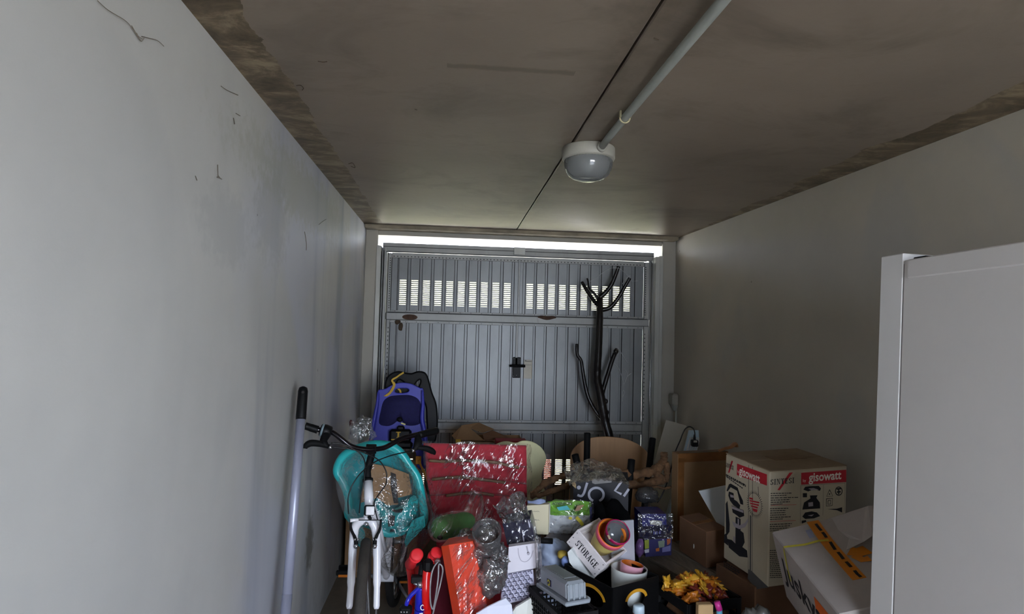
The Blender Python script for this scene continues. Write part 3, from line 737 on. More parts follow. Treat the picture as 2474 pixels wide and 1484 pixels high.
# ------------------------------------------------------------------ shared materials of the clutter
M_card = mat('brown_cardboard', '#947350', .85, var=.08, scale=10); M_card2 = mat('dark_brown_cardboard', '#75533a', .85, var=.1, scale=10)
M_cardp = mat('pale_cardboard', '#b59468', .85, var=.08, scale=8); M_tape = mat('brown_packing_tape', '#8a5c34', .25, var=.15, scale=20)
M_film = film('clear_film'); M_filmb = film('grey_film', '#b9b4ae', .07, .08, 26, 1.0, crease=.45); M_filmt = film('taut_film', gloss=.06, bump=.35, crease=.12); M_filmc = film('creased_film', haze=.02, gloss=.08, scale=26, bump=1.0, crease=.45)
M_films = film('streaky_film', '#fbf4f4', .02, .05, 9, .9, (3.0, 1, .8), .60, rot=(0, .5, 0)); M_filmg = film('smoky_film', '#c9c5c5', .05, .08, 22, 1.0, crease=.4)
M_filmk = film('dark_film', '#8b8688', .05, .10, 30, 1.0, crease=.5)
M_red = mat('red_cloth', '#c22a3c', .8, var=.1, scale=20, bump=.2, bscale=220, sheen=.2); M_wine = mat('dark_red_cloth', '#7c1f33', .8)
M_blue = mat('ultramarine_plastic', '#3c3fae', .4, var=.06); M_navy = mat('navy_fabric', '#1d1c4e', .9, var=.15, scale=60, bump=.3, bscale=250)
M_navyp = mat('navy_plastic', '#15143c', .3); M_yel = mat('mustard_webbing', '#c9a335', .7, var=.1, scale=60); M_orange_s = mat('orange_plastic', '#cf8f1e', .45)
M_teal = mat('turquoise_plastic', '#27b0b0', .3, var=.06); M_teald = mat('turquoise_lining', '#2aa2a8', .5)
M_cream = mat('cream_panel', '#d8d6a5', .6, var=.04); M_beech = mat('beech_veneer', '#b58c62', .55, var=.08, scale=5, stretch=(8, 8, 1))
M_bark = mat('black_varnished_wood', '#120d0b', .28, var=.4, scale=30, bump=.4, bscale=70); M_drift = mat('driftwood', '#6a4c31', .85, var=.45, scale=22, bump=.9, bscale=45)
M_rod = mat('brown_dowel', '#7d6144', .5, var=.2)


def pbox(name, label, cat, px, Y0, z0, z1, depth, m_, yaw=0, group=None, b=.004):
    """carton standing with its front edge from pixel columns px at depth Y0"""
    a, c = P(px[0], 1300, Y0), P(px[1], 1300, Y0); cx = (a.x + c.x) / 2; wd = c.x - a.x
    r = root(name, label, cat, (cx, Y0 + depth / 2, z0), group)
    M = Matrix.Translation((cx, Y0 + depth / 2, 0)) @ Matrix.Rotation(yaw, 4, 'Z')
    g = G(); g.box((0, 0, (z0 + z1) / 2), (wd, depth, z1 - z0), M, b); g.build('body', m_, r)
    return r, M, wd
def pslab(g, pix, Y, dv, mi=0):
    """thick slab from a pixel outline; Y number or per-vertex list"""
    ys = Y if isinstance(Y, (list, tuple)) else [Y] * len(pix)
    g.prism([P(x, y, yy) for (x, y), yy in zip(pix, ys)], dv, mi)
def C3(pts, o, s): return [(o[0] + x / s, o[1] + y / s) for x, y in pts]    # crop pixels -> photo pixels
def decal(g, pix, p0, n, lift=.0007, mi=0): g.poly([PP(x, y, p0, n) + n * lift for x, y in pix], mi)
def drib(g, pix, wd, p0, n, lift=.0007, mi=0): ribbon(g, [PP(x, y, p0, n) for x, y in pix], wd, n, mi, lift)

# ------------------------------------------------------------------ carton under the blue child seat
r, M, wd = pbox('carton', 'plain brown carton behind the turquoise seat, the blue seat on it', 'box', (834, 1010), 4.13, 0, .66, .44, M_card)
g = G(); g.box((0, -.2212, .33), (.012, .001, .66), M); g.build('seam', M_tape, r)

# ------------------------------------------------------------------ blue child bicycle seat
YS = 4.26
bs = root('child_seat', 'blue child bicycle seat with navy pad and yellow strap against the garage door', 'child seat', (P(970, 1120, YS).x, YS, .66))
SM = frame(P(970, 1000, YS), (1, 0, 0), (0, .10, 1)); SN = SM.to_3x3() @ V((0, 0, 1))
def sl_(pts, M=SM): 
    Mi = M.inverted(); n = M.to_3x3() @ V((0, 0, 1)); out = []
    for x, y in pts: q = Mi @ PP(x, y, M.translation, n); out.append((q.x, q.y))
    return out
def c3(pts): return C3(pts, (880, 890), 7.42)
outl = [(260, 420), (330, 395), (400, 375), (480, 330), (560, 290), (680, 272), (830, 290), (920, 330), (1000, 370), (1050, 395), (1062, 640), (1045, 900), (1085, 1120), (1110, 1400), (1100, 1760), (960, 1760), (900, 1420), (430, 1420), (330, 1760), (40, 1760), (90, 1420), (120, 1300), (180, 950), (240, 640)]
hole = [(530, 410), (555, 365), (620, 348), (700, 344), (780, 352), (818, 385), (810, 420), (770, 445), (680, 460), (590, 455), (545, 440)]
cut('shell', [sl_(c3(cr(outl, 3, True))), sl_(c3(cr(hole, 3, True)))], SM, M_blue, bs, .022, .006)
def fwd(pts, k): return [SM @ V((x, y, k)) for x, y in sl_(pts)]
for pts in ([(262, 430), (245, 640), (190, 950), (130, 1300), (95, 1480), (60, 1740)], [(1048, 400), (1058, 640), (1042, 900), (1082, 1120), (1108, 1400), (1100, 1740)]):
    q = fwd(c3(cr(pts, 4)), .035); g = G(); g.tube(q, [.012 + .016 * min(1, i / len(q) * 3) for i in range(len(q))], 12, flat=.55); g.build('side_wing', M_blue, bs, True)
pad = cr([(268, 985), (300, 760), (350, 590), (450, 510), (560, 488), (700, 478), (850, 490), (975, 560), (1030, 700), (1030, 860), (1000, 990), (870, 1028), (740, 1015), (685, 950), (645, 915), (590, 950), (510, 1010), (400, 1036)], 3, True)
g = G(); g.dome(fwd(c3(pad), .012), SM @ V((*sl_(c3([(650, 720)]))[0], .014)), SN * .045, 7, 3.0)
g.build('seat_pad', M_navy, bs, True)
g = G(); g.blob(SM @ V((*sl_(c3([(642, 912)]))[0], .035)), (.022, .02, .018), .1, 20, 14, 10); g.build('pad_knob', M_blackm, bs, True)
# black roll frame behind with its two openings
bo = [(400, 370), (405, 260), (440, 170), (520, 105), (610, 82), (680, 92), (740, 108), (850, 118), (910, 98), (980, 80), (1060, 92), (1105, 140), (1150, 280), (1190, 440), (1260, 620), (1285, 800), (1290, 1000), (1275, 1180), (1240, 1310), (1140, 1310), (1150, 1100), (1140, 900), (1130, 700), (1070, 560), (900, 460), (600, 460), (450, 420)]
h1 = [(560, 255), (585, 200), (640, 183), (690, 205), (745, 255), (720, 300), (600, 300)]; h2 = [(880, 300), (910, 240), (960, 192), (1005, 183), (1033, 215), (1025, 280), (1005, 320), (985, 360), (920, 340)]
BMx = SM.copy(); BMx.translation = SM.translation - SN * .07
cut('back_frame', [sl_(c3(cr(bo, 3, True)), BMx), sl_(c3(cr(h1, 3, True)), BMx), sl_(c3(cr(h2, 3, True)), BMx)], BMx, M_black, bs, .035, .012)
g = G(); ribbon(g, fwd(c3(cr([(715, 78), (640, 125), (585, 165), (530, 195), (505, 225), (530, 262), (545, 300), (510, 380), (460, 450), (400, 490), (362, 495)], 3)), .03), [.011] * 9 + [.012] * 6 + [.017] * 8 + [.015] * 5 + [.006] * 3, SN); o = g.build('strap', M_yel, bs); solid(o, .002)
g = G(); ribbon(g, fwd(c3([(600, 360), (640, 400), (650, 450)]), -.02), .012, SN); solid(g.build('strap', M_yel, bs), .002)
g = G()
Mb = frame(SM @ V((*sl_(c3([(660, 1200)]))[0], .05)), SM.to_3x3() @ V((1, 0, 0)), SM.to_3x3() @ V((0, 1, 0)))
g.box((0, 0, 0), (.145, .085, .05), Mb, .015); g.box((0, -.06, -.005), (.165, .05, .05), Mb, .015); g.box((.0, .035, -.01), (.05, .06, .03), Mb, .01); bkl = g.build('buckle', M_black, bs)
g = G(); zf = .0262
for c_, s_ in (((-.012, .024, zf), (.030, .006, .001)), ((-.012, .008, zf), (.012, .034, .001)), ((-.012, -.010, zf), (.022, .006, .001)), ((-.040, -.024, zf), (.035, .007, .001))): g.box(c_, s_, Mb)
g.build('yellow_mark', M_yel, bkl)
g = G(); g.box((-.012, .078, .004), (.03, .010, .003), Mb @ Matrix.Rotation(-.35, 4, 'Z')); g.box((-.012, .051, -.008), (.026, .003, .002), Mb); g.build('tag', mat('pale_yellow_tag', '#d8cf8a', .6), bkl)
g = G(); ribbon(g, [P(1012, 1112, 4.1), P(1017, 1126, 4.06), P(1024, 1140, 4.02), P(1036, 1163, 3.98), P(1043, 1176, 3.96)], [.016, .012, .018, .022, .010], (0, -1, .2)); g.box(P(1011, 1112, 4.12), (.035, .02, .05), b=.004); solid(g.build('foot_strap', M_orange_s, bs), .003)
for q in (P(893, 1019, 4.3),): g = G(); g.blob(q, (.02, .02, .016), .2, 20, 12, 8); g.build('side_knob', M_blackm, bs, True)

# ------------------------------------------------------------------ turquoise child seat packed in a clear bag
YT = 3.15
ts = root('child_seat', 'turquoise child bicycle seat packed in clear plastic behind the white bicycle', 'child seat', (P(920, 1300, YT).x, YT + .1, .0))
def c4(pts): return C3(pts, (800, 1060), 5.115)
rim = cr([(75, 420), (95, 310), (170, 200), (300, 135), (480, 78), (660, 76), (790, 118), (890, 215), (970, 340), (1060, 470), (1100, 620), (1125, 780), (1150, 930), (1130, 1060), (1000, 1100), (860, 1150), (730, 1172), (620, 1140), (480, 1060), (330, 1020), (215, 950), (222, 800), (195, 650), (130, 515)], 3, True)
R3 = [P(x, y, YT) for x, y in c4(rim)]
g = G(); g.dome(R3, P(915, 1180, YT), V((.0, .12, .0)), 9, 3.2); solid(g.build('shell', M_teald, ts, True), .006, 0)
g = G(); g.tube(R3, .021, 12, True); g.build('rim', M_teal, ts, True)
cup = cr([(570, 800), (700, 870), (830, 850), (1020, 700), (1075, 800), (1040, 960), (950, 1060), (850, 1140), (730, 1174), (640, 1110), (590, 980)], 3, True)
g = G(); g.dome([P(x, y, YT - .02) for x, y in c4(cup)], P(956, 1245, YT - .02), V((0, -.07, 0)), 6, 2.2); g.build('seat_pan', M_teal, ts, True)
g = G(); pslab(g, c4([(1000, 1010), (1150, 950), (1165, 1080), (1075, 1175), (1000, 1250), (922, 1345), (905, 1270), (950, 1140)]), YT - .05, V((0, .012, 0))); g.build('leg_guard', M_teal, ts)
g = G(); pslab(g, c4([(230, 960), (360, 1000), (420, 1200), (380, 1380), (280, 1240)]), YT - .03, V((0, .012, 0))); g.build('leg_guard', M_teal, ts)
g = G(); pslab(g, c4([(700, 940), (790, 960), (780, 1080), (705, 1090)]), YT - .094, V((0, .004, 0))); g.build('slot', M_dark, ts)
g = G(); pslab(g, c4([(725, 1143), (778, 1140), (778, 1152), (725, 1156)]), YT - .094, V((0, .03, 0))); g.build('slit', M_blackm, ts)
g = G(); pslab(g, c4([(745, 890), (800, 905), (890, 880), (870, 915), (790, 915)]), YT - .094, V((0, .03, 0))); g.build('slit', M_blackm, ts)
g = G(); pslab(g, c4([(505, 312), (700, 345), (960, 440), (1003, 690), (905, 715), (820, 735), (830, 815), (700, 830), (570, 735), (350, 800), (400, 520)]), YT + .02, V((0, .006, 0))); cb = g.build('cardboard_insert', M_card, ts)
g = G(); pslab(g, c4([(735, 415), (800, 440), (832, 800), (775, 800), (735, 600)]), YT + .017, V((0, .002, 0))); g.build('strap_slot', M_dark, cb)
fo = cr([(52, 480), (90, 260), (240, 120), (480, 55), (700, 52), (880, 150), (1085, 400), (1190, 700), (1250, 960), (1240, 1220), (1100, 1420), (980, 1660), (760, 1700), (560, 1500), (330, 1300), (210, 1040), (95, 780)], 3, True)
g = G(); g.dome([P(x, y, YT + .03) for x, y in c4(fo)], P(925, 1200, YT + .03), V((0, -.15, 0)), 14, 5.0, amp=.03, freq=9); g.build('plastic_bag', M_filmc, ts, True)
g = G(); g.sheet(lambda u, v: P(845 + 55 * u + (10 - 20 * u) * (1 - v) , 1086 - v * 62 - 12 * math.sin(u * 9) * v, YT + .12 - .05 * math.sin(math.pi * u)) + V((0, .02 * noise.noise(V((u * 7, v * 6, 1))), 0)), 20, 14); g.build('bag_neck', M_filmc, ts, True)
g = G(); g.blob(P(874, 1046, YT + .1), (.065, .05, .08), .35, 22, 24, 16, 4, ridge=True); g.build('bag_knot', M_filmc, ts, True)
g = G(); g.blob(P(848, 1023, YT + .14), (.010, .01, .018), .2, 30, 10, 8); g.build('red_tab', mat('brown_red_tab', '#5a2a2a', .5), ts, True)

# ------------------------------------------------------------------ red folded lounger cushion in clear plastic
YR = 3.62
rl = root('folded_lounger', 'red folded cloth lounger with brown rods wrapped in clear plastic', 'lounger', (P(1150, 1300, YR).x, YR + .05, 0))
def c5(pts): return C3(pts, (980, 1000), 5.3)
# cloth panels between the rods: (left edge, right edge) boundaries from top to floor
bl = [(232, 372), (255, 600), (275, 850), (310, 1050), (370, 1400), (470, 2500)]; br = [(1545, 402), (1552, 690), (1548, 900), (1556, 1080), (1560, 1400), (1560, 2500)]
for i in range(5):
    def fn(u, v, i=i):
        a, b = V(bl[i]).lerp(V(bl[i + 1]), v), V(br[i]).lerp(V(br[i + 1]), v); q = a.lerp(b, u)
        sag = (0, -28, -35, -30, 0, 0)[i] * (1 - v) * math.sin(math.pi * u) + (0, -28, -35, -30, 0, 0)[i + 1] * v * math.sin(math.pi * u)
        x, y = C3([(q.x, q.y + sag)], (980, 1000), 5.3)[0]
        puff = -.014 * (math.sin(math.pi * min(1, max(0, v))) ** .6) - .012 * math.sin(math.pi * u)
        p = P(x, y, YR + puff + .012 * noise.noise(V((u * 4, v * 3 + i, 0)))); p.z = max(p.z, .004); return p
    g = G(); g.sheet(fn, 24, 10); o = g.build('cloth_panel', M_red, rl, True); solid(o, .05, 1)
for pts in ([(300, 600), (520, 612), (720, 600), (900, 602), (1150, 622), (1300, 660), (1450, 690)], [(340, 842), (560, 818), (720, 812), (960, 842), (1130, 862), (1280, 885)], [(520, 1050), (700, 1025), (850, 1015), (1000, 1022), (1130, 1045)]):
    g = G(); g.tube([P(x, y, YR - .045) for x, y in c5(cr(pts, 3))], .0085, 8); g.build('rod', M_rod, rl, True)
def wrap(u, v):
    a = V((205, 350)).lerp(V((330, 1500)), v); b = V((1600, 395)).lerp(V((1640, 1380)), v); q = a.lerp(b, u)
    x, y = C3([(q.x + 30 * noise.noise(V((v * 7, u * 2, 3))), q.y + 45 * noise.noise(V((u * 6, 2, v * 2))) * (1 - v))], (980, 1000), 5.3)[0]
    k = 1 if .02 < u < .98 else 0
    return P(x, y, YR - .058 + .018 * (abs(u - .5) * 2) ** 6 * 3 + .010 * noise.noise(V((u * 9 + v * 4, v * 3, 0))) + .006 * noise.noise(V((u * 25, v * 9, 5))))
g = G(); g.sheet(wrap, 60, 44); g.build('plastic_wrap', M_films, rl, True)

# ------------------------------------------------------------------ open carton, cream panel, arched panel, pink bag along the garage door
YC = 4.42
oc = root('open_carton', 'open brown carton with lifted flaps behind the red lounger', 'box', (P(1180, 1200, YC).x, YC + .15, 0))
x0, x1 = P(1100, 1200, YC).x, P(1262, 1200, YC).x
g = G(); zt = P(1180, 1068, YC).z
for c_, s_ in ((((x0 + x1) / 2, YC, zt / 2), (x1 - x0, .006, zt)), (((x0 + x1) / 2, YC + .3, zt / 2), (x1 - x0, .006, zt)), ((x0, YC + .15, zt / 2), (.006, .3, zt)), ((x1, YC + .15, zt / 2), (.006, .3, zt)), (((x0 + x1) / 2, YC + .15, .01), (x1 - x0, .3, .006))): g.box(c_, s_)
g.build('walls', M_card, oc)
for pix, ys in (([(590, 282), (720, 150), (940, 116), (830, 190), (1010, 345), (640, 335)], [YC - .05, YC + .08, YC + .12, YC + .06, YC, YC - .01]), ([(820, 186), (940, 116), (1135, 200), (985, 245)], [YC + .05, YC + .12, YC + .05, YC - .04]), ([(985, 262), (1110, 212), (1390, 335), (1390, 350), (1010, 348)], [YC, YC + .05, YC + .05, YC + .02, YC])):
    g = G(); pslab(g, c5(pix), ys, V((0, .005, .001))); g.build('flap', M_card2 if ys[0] == YC else M_card, oc)
r, M, wd = pbox('red_box', 'red box standing just behind the top of the cream panel', 'box', (1192, 1268), 4.22, 0, P(1230, 1066, 4.22).z, .12, mat('red_card', '#9c2226', .6))
g = G(); g.box((0, -.061, P(1230, 1066, 4.22).z - .02), (wd * .9, .001, .006), M); g.build('edge_line', M_wine, r)
r2 = root('yellow_folder', 'yellow folder edge showing under the open carton flap', 'folder', P(1107, 1066, 4.38)); r2.location.z = 0; r2['_w'] = list(r2.location)
g = G(); a = P(1101, 1062, 4.38); b = P(1113, 1062, 4.38); g.box(((a.x + b.x) / 2, 4.385, a.z / 2), (b.x - a.x, .012, a.z), b=.002); g.build('cover', M_yel, r2)

YK = 3.98
cp = root('cream_panel', 'cream scalloped wooden panel standing behind the red lounger', 'panel', (P(1260, 1300, YK).x, YK, 0))
prof = [(1195, 380), (1300, 358), (1412, 377), (1500, 350), (1620, 364), (1735, 440), (1790, 545), (1780, 640), (1742, 740), (1738, 830), (1760, 930), (1785, 1010), (1790, 1100), (1760, 1230), (1700, 1330), (1690, 2600), (1000, 2600), (1000, 1330), (1000, 700), (1080, 470)]
PMx = frame(P(1260, 1150, YK), (1, 0, 0), (0, .03, 1))
q = sl_(c5(cr(prof, 4, True)), PMx); mz = -P(1260, 1150, YK).z + .004
cut('board', [[(x, max(y, mz)) for x, y in q]], PMx, M_cream, cp, .018, .003)
YA = 4.30
ap = root('arched_panel', 'light brown arched wooden panel standing behind the black table legs', 'panel', (P(1475, 1300, YA).x, YA, 0))
def c8(pts): return C3(pts, (1260, 1020), 4.9475)
prof = [(610, 352), (690, 262), (800, 205), (930, 182), (1080, 184), (1230, 205), (1350, 250), (1440, 310), (1505, 390), (1510, 540), (1500, 700), (1490, 1760), (600, 1760), (590, 700), (590, 450)]
PMx = frame(P(1475, 1120, YA), (1, 0, 0), (0, .05, 1)); q = sl_(c8(cr(prof, 4, True)), PMx); mz = -P(1475, 1120, YA).z + .004
cut('board', [[(x, max(y, mz)) for x, y in q]], PMx, M_beech, ap, .02, .004)
pk = root('pink_bag', 'translucent pink plastic bag between the cream panel and the door louvres', 'bag', (P(1316, 1150, 4.15).x, 4.2, 0))
g = G(); zt = P(1316, 1098, 4.15).z
g.sheet(lambda u, v: V((P(1300 + 26 * u + 8 * math.sin(v * 5) - 8 * v * v, 1140, 4.15).x, 4.12 + .04 * math.sin(math.pi * u) + .02 * noise.noise(V((u * 3, v * 6, 0))), zt * (1 - v) + .004)), 10, 30)
g.build('bag_side', film('pink_film', '#d98f93', .35, .06, 20, .6), pk, True)

# ------------------------------------------------------------------ black painted branch leaning on the garage door
def c7(pts): return C3(pts, (1370, 620), 3.226)
tr = root('branch_stand', 'black varnished tree branch with sawn forks leaning on the garage door', 'branch', (P(1490, 1200, 4.5).x, 4.52, 0))
def limb(name, pix, rr, y0, y1, sd):
    pts = cr(pix, 6); n = len(pts); out = []; rad = []
    for i, q in enumerate(pts):
        t = i / (n - 1); x, y = c7([q])[0]; out.append(P(x, y, y0 + (y1 - y0) * t))
        rad.append((rr[0] + (rr[1] - rr[0]) * t) * (1 + .10 * noise.noise(V((i * .45, sd, 0)))))
    g = G(); g.tube(out, rad, 12); return g.build(name, M_bark, tr, True)
bot = [(640, 2340), (400, 1700)]
limb('trunk', [(440, 2330), (380, 1700), (335, 1440), (300, 1300), (285, 1220), (268, 1120), (250, 1030), (235, 960), (237, 850), (245, 720), (250, 600), (255, 480), (255, 400), (255, 325)], (.036, .026), 4.52, 4.82, 1)
limb('branch', [(270, 1260), (225, 1210), (170, 1110), (140, 1000), (120, 880), (108, 810), (80, 765), (76, 682)], (.017, .0125), 4.70, 4.76, 2)
limb('branch', [(275, 1070), (290, 1010), (320, 910), (355, 800), (378, 745), (386, 725)], (.018, .016), 4.70, 4.74, 3)
limb('branch', [(245, 385), (200, 335), (160, 275), (130, 225), (118, 203)], (.016, .013), 4.80, 4.74, 4)
limb('branch', [(240, 330), (205, 280), (180, 262), (168, 235), (163, 195), (157, 172)], (.011, .007), 4.80, 4.84, 5)
limb('branch', [(255, 320), (300, 280), (345, 220), (375, 150), (402, 76)], (.019, .0145), 4.80, 4.77, 6)
limb('branch', [(275, 415), (330, 400), (380, 350), (420, 290), (455, 225), (490, 168)], (.019, .0125), 4.79, 4.74, 7)
for (x, y) in ((305, 1215), (300, 1130), (380, 740)):
    px_, py_ = c7([(x, y)])[0]; g = G(); g.blob(P(px_, py_, 4.69), (.02, .016, .02), .3, 30, 12, 8, x); g.build('knot', M_bark, tr, True)
# cobwebs
M_web = glass('dusty_cobweb', '#ffffff', .45, .6)
def web(name, label, lines, r=.0012):
    g = G()
    for pts in lines:
        n = len(pts); g.tube(pts, r, 4)
    o = g.build(name, M_web); return tag(o, label, 'cobweb', kind='stuff')
def wl(pix, Y): return [P(x, y, Y) for x, y in c7(pix)]
web('cobweb', 'dusty cobweb strung between the top forks of the black branch', [wl(cr(p, 4), 4.74) for p in ([(180, 195), (260, 140), (330, 95), (402, 90)], [(402, 90), (430, 110), (480, 155)], [(430, 215), (455, 180), (485, 150), (492, 165)], [(490, 190), (520, 192), (555, 190)], [(440, 225), (470, 165), (495, 150)])], .0016)
web('cobweb', 'thin grey cobweb hanging on the door right of the black branch', [wl(cr(p, 4), 4.925) for p in ([(330, 820), (380, 845), (410, 890), (430, 950), (440, 1000), (435, 1060), (430, 1130)], [(410, 730), (440, 780), (470, 830)], [(440, 870), (470, 920), (440, 1000)], [(500, 910), (465, 940), (445, 990)], [(436, 1040), (446, 1060), (432, 1100)])], .0022)

# ------------------------------------------------------------------ upside-down table with black legs
tb = root('upturned_table', 'upside-down table with four black legs sticking up before the arched panel', 'table', (P(1470, 1200, 3.78).x, 3.8, 0))
legs = [((1419, 1046), (1417, 1150), 3.98), ((1577, 1058), (1566, 1150), 3.98), ((1389, 1098), (1404, 1160), 3.60), ((1526, 1110), (1521, 1165), 3.60)]
feet = []
for (t_, b_, Y) in legs:
    a, b = P(*t_, Y), P(*b_, Y); d_ = (b - a).normalized(); e = a + d_ * ((a.z - .03) / -d_.z)
    if abs(e.x - a.x) > .12: e.x = a.x + .12 * (1 if e.x > a.x else -1)
    feet.append(e); g = G(); g.tube([a, a.lerp(b, .015), b, e], [.0165, .021, .021, .022], 18); g.build('leg', M_blackm, tb, True)
xa, xb = min(f.x for f in feet) - .05, max(f.x for f in feet) + .05
g = G(); g.box(((xa + xb) / 2, 3.79, .016), (xb - xa, .52, .032), b=.006); g.build('tabletop', M_blackm, tb)

# ------------------------------------------------------------------ stencil serif letters (unit height), drawn as flat shapes
def band(cx, cy, rx, ry, t0, t1, a0, a1, n=12):
    o_, i_ = [], []
    for k in range(n + 1):
        a = math.radians(a0 + (a1 - a0) * k / n); tt = t0 + (t1 - t0) * abs(math.cos(a))
        o_.append((cx + rx * math.cos(a), cy + ry * math.sin(a))); i_.append((cx + (rx - tt) * math.cos(a), cy + (ry - tt * .6) * math.sin(a)))
    return o_ + i_[::-1]
def rc(a, b, c, d): return [(a, b), (c, b), (c, d), (a, d)]
GL = {'S': (.62, [band(.31, .74, .28, .26, .08, .20, 20, 268), band(.31, .26, .30, .26, .08, .20, -160, 88), rc(.53, .70, .60, .96), rc(.0, .04, .07, .32)]),
      'T': (.74, [rc(0, .9, .33, 1), rc(.41, .9, .74, 1), rc(.26, .0, .48, .88), rc(.14, 0, .60, .08), rc(0, .68, .07, .9), rc(.67, .68, .74, .9)]),
      'O': (.80, [band(.40, .5, .38, .52, .07, .22, 100, 260), band(.40, .5, .38, .52, .07, .22, -80, 80)]),
      'R': (.78, [rc(.08, 0, .30, 1), rc(0, 0, .38, .08), rc(0, .92, .3, 1), band(.36, .74, .32, .26, .08, .2, -88, 88), [(.40, .46), (.55, .5), (.80, .06), (.80, 0), (.60, 0)]]),
      'A': (.80, [[(.36, 1), (.46, .78), (.16, .06), (.08, .06)], [(.40, 1), (.46, 1), (.76, .06), (.52, .06)], rc(.22, .30, .5, .38), rc(0, 0, .24, .07), rc(.44, 0, .82, .07)]),
      'G': (.80, [band(.40, .5, .38, .52, .07, .22, 45, 265), band(.40, .5, .38, .52, .07, .2, -85, -25), rc(.52, .02, .72, .44), rc(.44, .38, .78, .46), rc(.62, .68, .69, .98)]),
      'E': (.70, [rc(.08, 0, .30, 1), rc(0, 0, .62, .09), rc(0, .91, .62, 1), rc(.3, .46, .48, .54), rc(.55, .09, .62, .3), rc(.55, .7, .62, .91), rc(.43, .38, .5, .62)]),
      'I': (.42, [rc(.12, 0, .30, 1), rc(0, 0, .42, .08), rc(0, .92, .42, 1)]),
      'N': (.80, [rc(.10, 0, .18, 1), rc(0, 0, .30, .07), rc(0, .93, .2, 1), [(.10, 1), (.28, 1), (.70, .0), (.60, 0)], rc(.62, 0, .70, 1), rc(.52, .93, .80, 1)])}
def stencil(word, M, h, m_, parent, sx=1.0, gap=.14, name='lettering'):
    g = G(); x = 0
    for ch in word:
        wd_, ps = GL[ch]
        for p_ in ps: g.poly([M @ V(((x + a) * h * sx, b * h, .0006)) for a, b in p_])
        x += wd_ + gap
    o = g.build(name, m_, parent); return o, (x - gap) * h * sx
def slen(word, gap=.14): return sum(GL[c][0] + gap for c in word) - gap

# ------------------------------------------------------------------ floor polisher carton (printed white) on a brown carton
M_pw = mat('printed_white_card', '#bdb199', .6, var=.04, scale=6); M_pwt = mat('worn_kraft_top', '#8f7c64', .8, var=.14, scale=7)
M_pred = mat('print_red', '#c0202f', .55, var=.03); M_pgrey = mat('print_grey', '#a59aa0', .6)
gi = Cub([1.331, 2.5, .571, .395, .301, .482, .055, -.026, .19])
gb = root('appliance_box', 'white printed box with red banners standing on a brown carton by the right wall', 'box', gi.base())
g = G(); gi.full(g, .005); g.build('body', M_pw, gb)
g = G(); g.box((gi.d.x / 2, gi.d.y * .25, gi.d.z + .002), (gi.d.x * .995, gi.d.y * .49, .004), gi.M, .001); g.build('top_flap', M_pwt, gb)
g = G(); g.box((gi.d.x / 2, gi.d.y * .75, gi.d.z + .003), (gi.d.x * .995, gi.d.y * .50, .004), gi.M @ Matrix.Rotation(.0, 4, 'X'), .001); g.build('top_flap', M_pwt, gb)
g = G(); g.box((gi.d.x * .55, gi.d.y * .55, gi.d.z + .0058), (gi.d.x * .42, .07, .001), gi.M); g.build('tape_patch', mat('brown_tape_stain', '#7d6040', .5, var=.2), gb)
ez = gi.ez()
nL, nR = -gi.ex(), -gi.ey(); pL, pR = gi.pt(0, 0, 0), gi.pt(0, 0, 0)
def cz(pts): return C3(pts, (1740, 1090), 7.066)      # from the enlarged crop of the box
# banners
g = G(); decal(g, cz([(290, 215), (800, 400), (800, 592), (285, 410)]), pL, nL, .0006); g.build('banner', M_pred, gb)
g = G(); decal(g, cz([(1382, 372), (2150, 320), (2150, 530), (1380, 575)]), pR, nR, .0006); g.build('banner', M_pred, gb)
ML = frame(PP(*cz([(330, 410)])[0], pL, nL) + nL * .0012, -gi.ey(), ez); MR = frame(PP(*cz([(1510, 545)])[0], pR, nR) + nR * .0012, gi.ex(), ez)
M_lt = mat('print_white', '#efe6da', .6)
lw = (PP(*cz([(700, 520)])[0], pL, nL) - PP(*cz([(335, 400)])[0], pL, nL)).length
text('gisowatt', ML @ Matrix.Translation((.0, .004, 0)), .052, M_lt, gb, 'banner_lettering', .0012, 0, sx=lw / .185)
rw_ = (PP(*cz([(2085, 500)])[0], pR, nR) - PP(*cz([(1510, 545)])[0], pR, nR)).length
text('gisowatt', MR @ Matrix.Translation((0, .006, 0)), .052, M_lt, gb, 'banner_lettering', .0012, 0, sx=rw_ / .185)
text('by', frame(PP(*cz([(1405, 530)])[0], pR, nR) + nR * .0012, gi.ex(), ez), .018, M_lt, gb, 'banner_lettering', 0, 0)
text('by', frame(PP(*cz([(300, 365)])[0], pL, nL) + nL * .0012, -gi.ey(), ez), .016, M_lt, gb, 'banner_lettering', 0, 0)
# SINTESI with the red slash, both faces
g = G(); decal(g, cz([(975, 665), (1015, 670), (1240, 365), (1180, 370)]), pR, nR, .0005); g.build('slash', M_pred, gb)
g = G(); decal(g, cz([(135, 370), (160, 372), (222, 172), (195, 165)]), pL, nL, .0005); g.build('slash', M_pred, gb)
a = PP(*cz([(855, 580)])[0], pR, nR); b = PP(*cz([(1258, 570)])[0], pR, nR); wd = (b - a).length; hh = wd / slen('SINTESI') ; H_ = (PP(*cz([(855, 485)])[0], pR, nR) - a).length
stencil('SINTESI', frame(a + nR * .0006, gi.ex(), ez), H_, M_ink2, gb, hh / H_)
a = PP(*cz([(95, 268)])[0], pL, nL); b = PP(*cz([(232, 345)])[0], pL, nL); wd = (b - a).length; H_ = (PP(*cz([(95, 195)])[0], pL, nL) - a).length; hh = wd / slen('SINTESI')
stencil('SINTESI', frame(a + nL * .0006, -gi.ey(), ez), H_, M_ink2, gb, hh / H_)
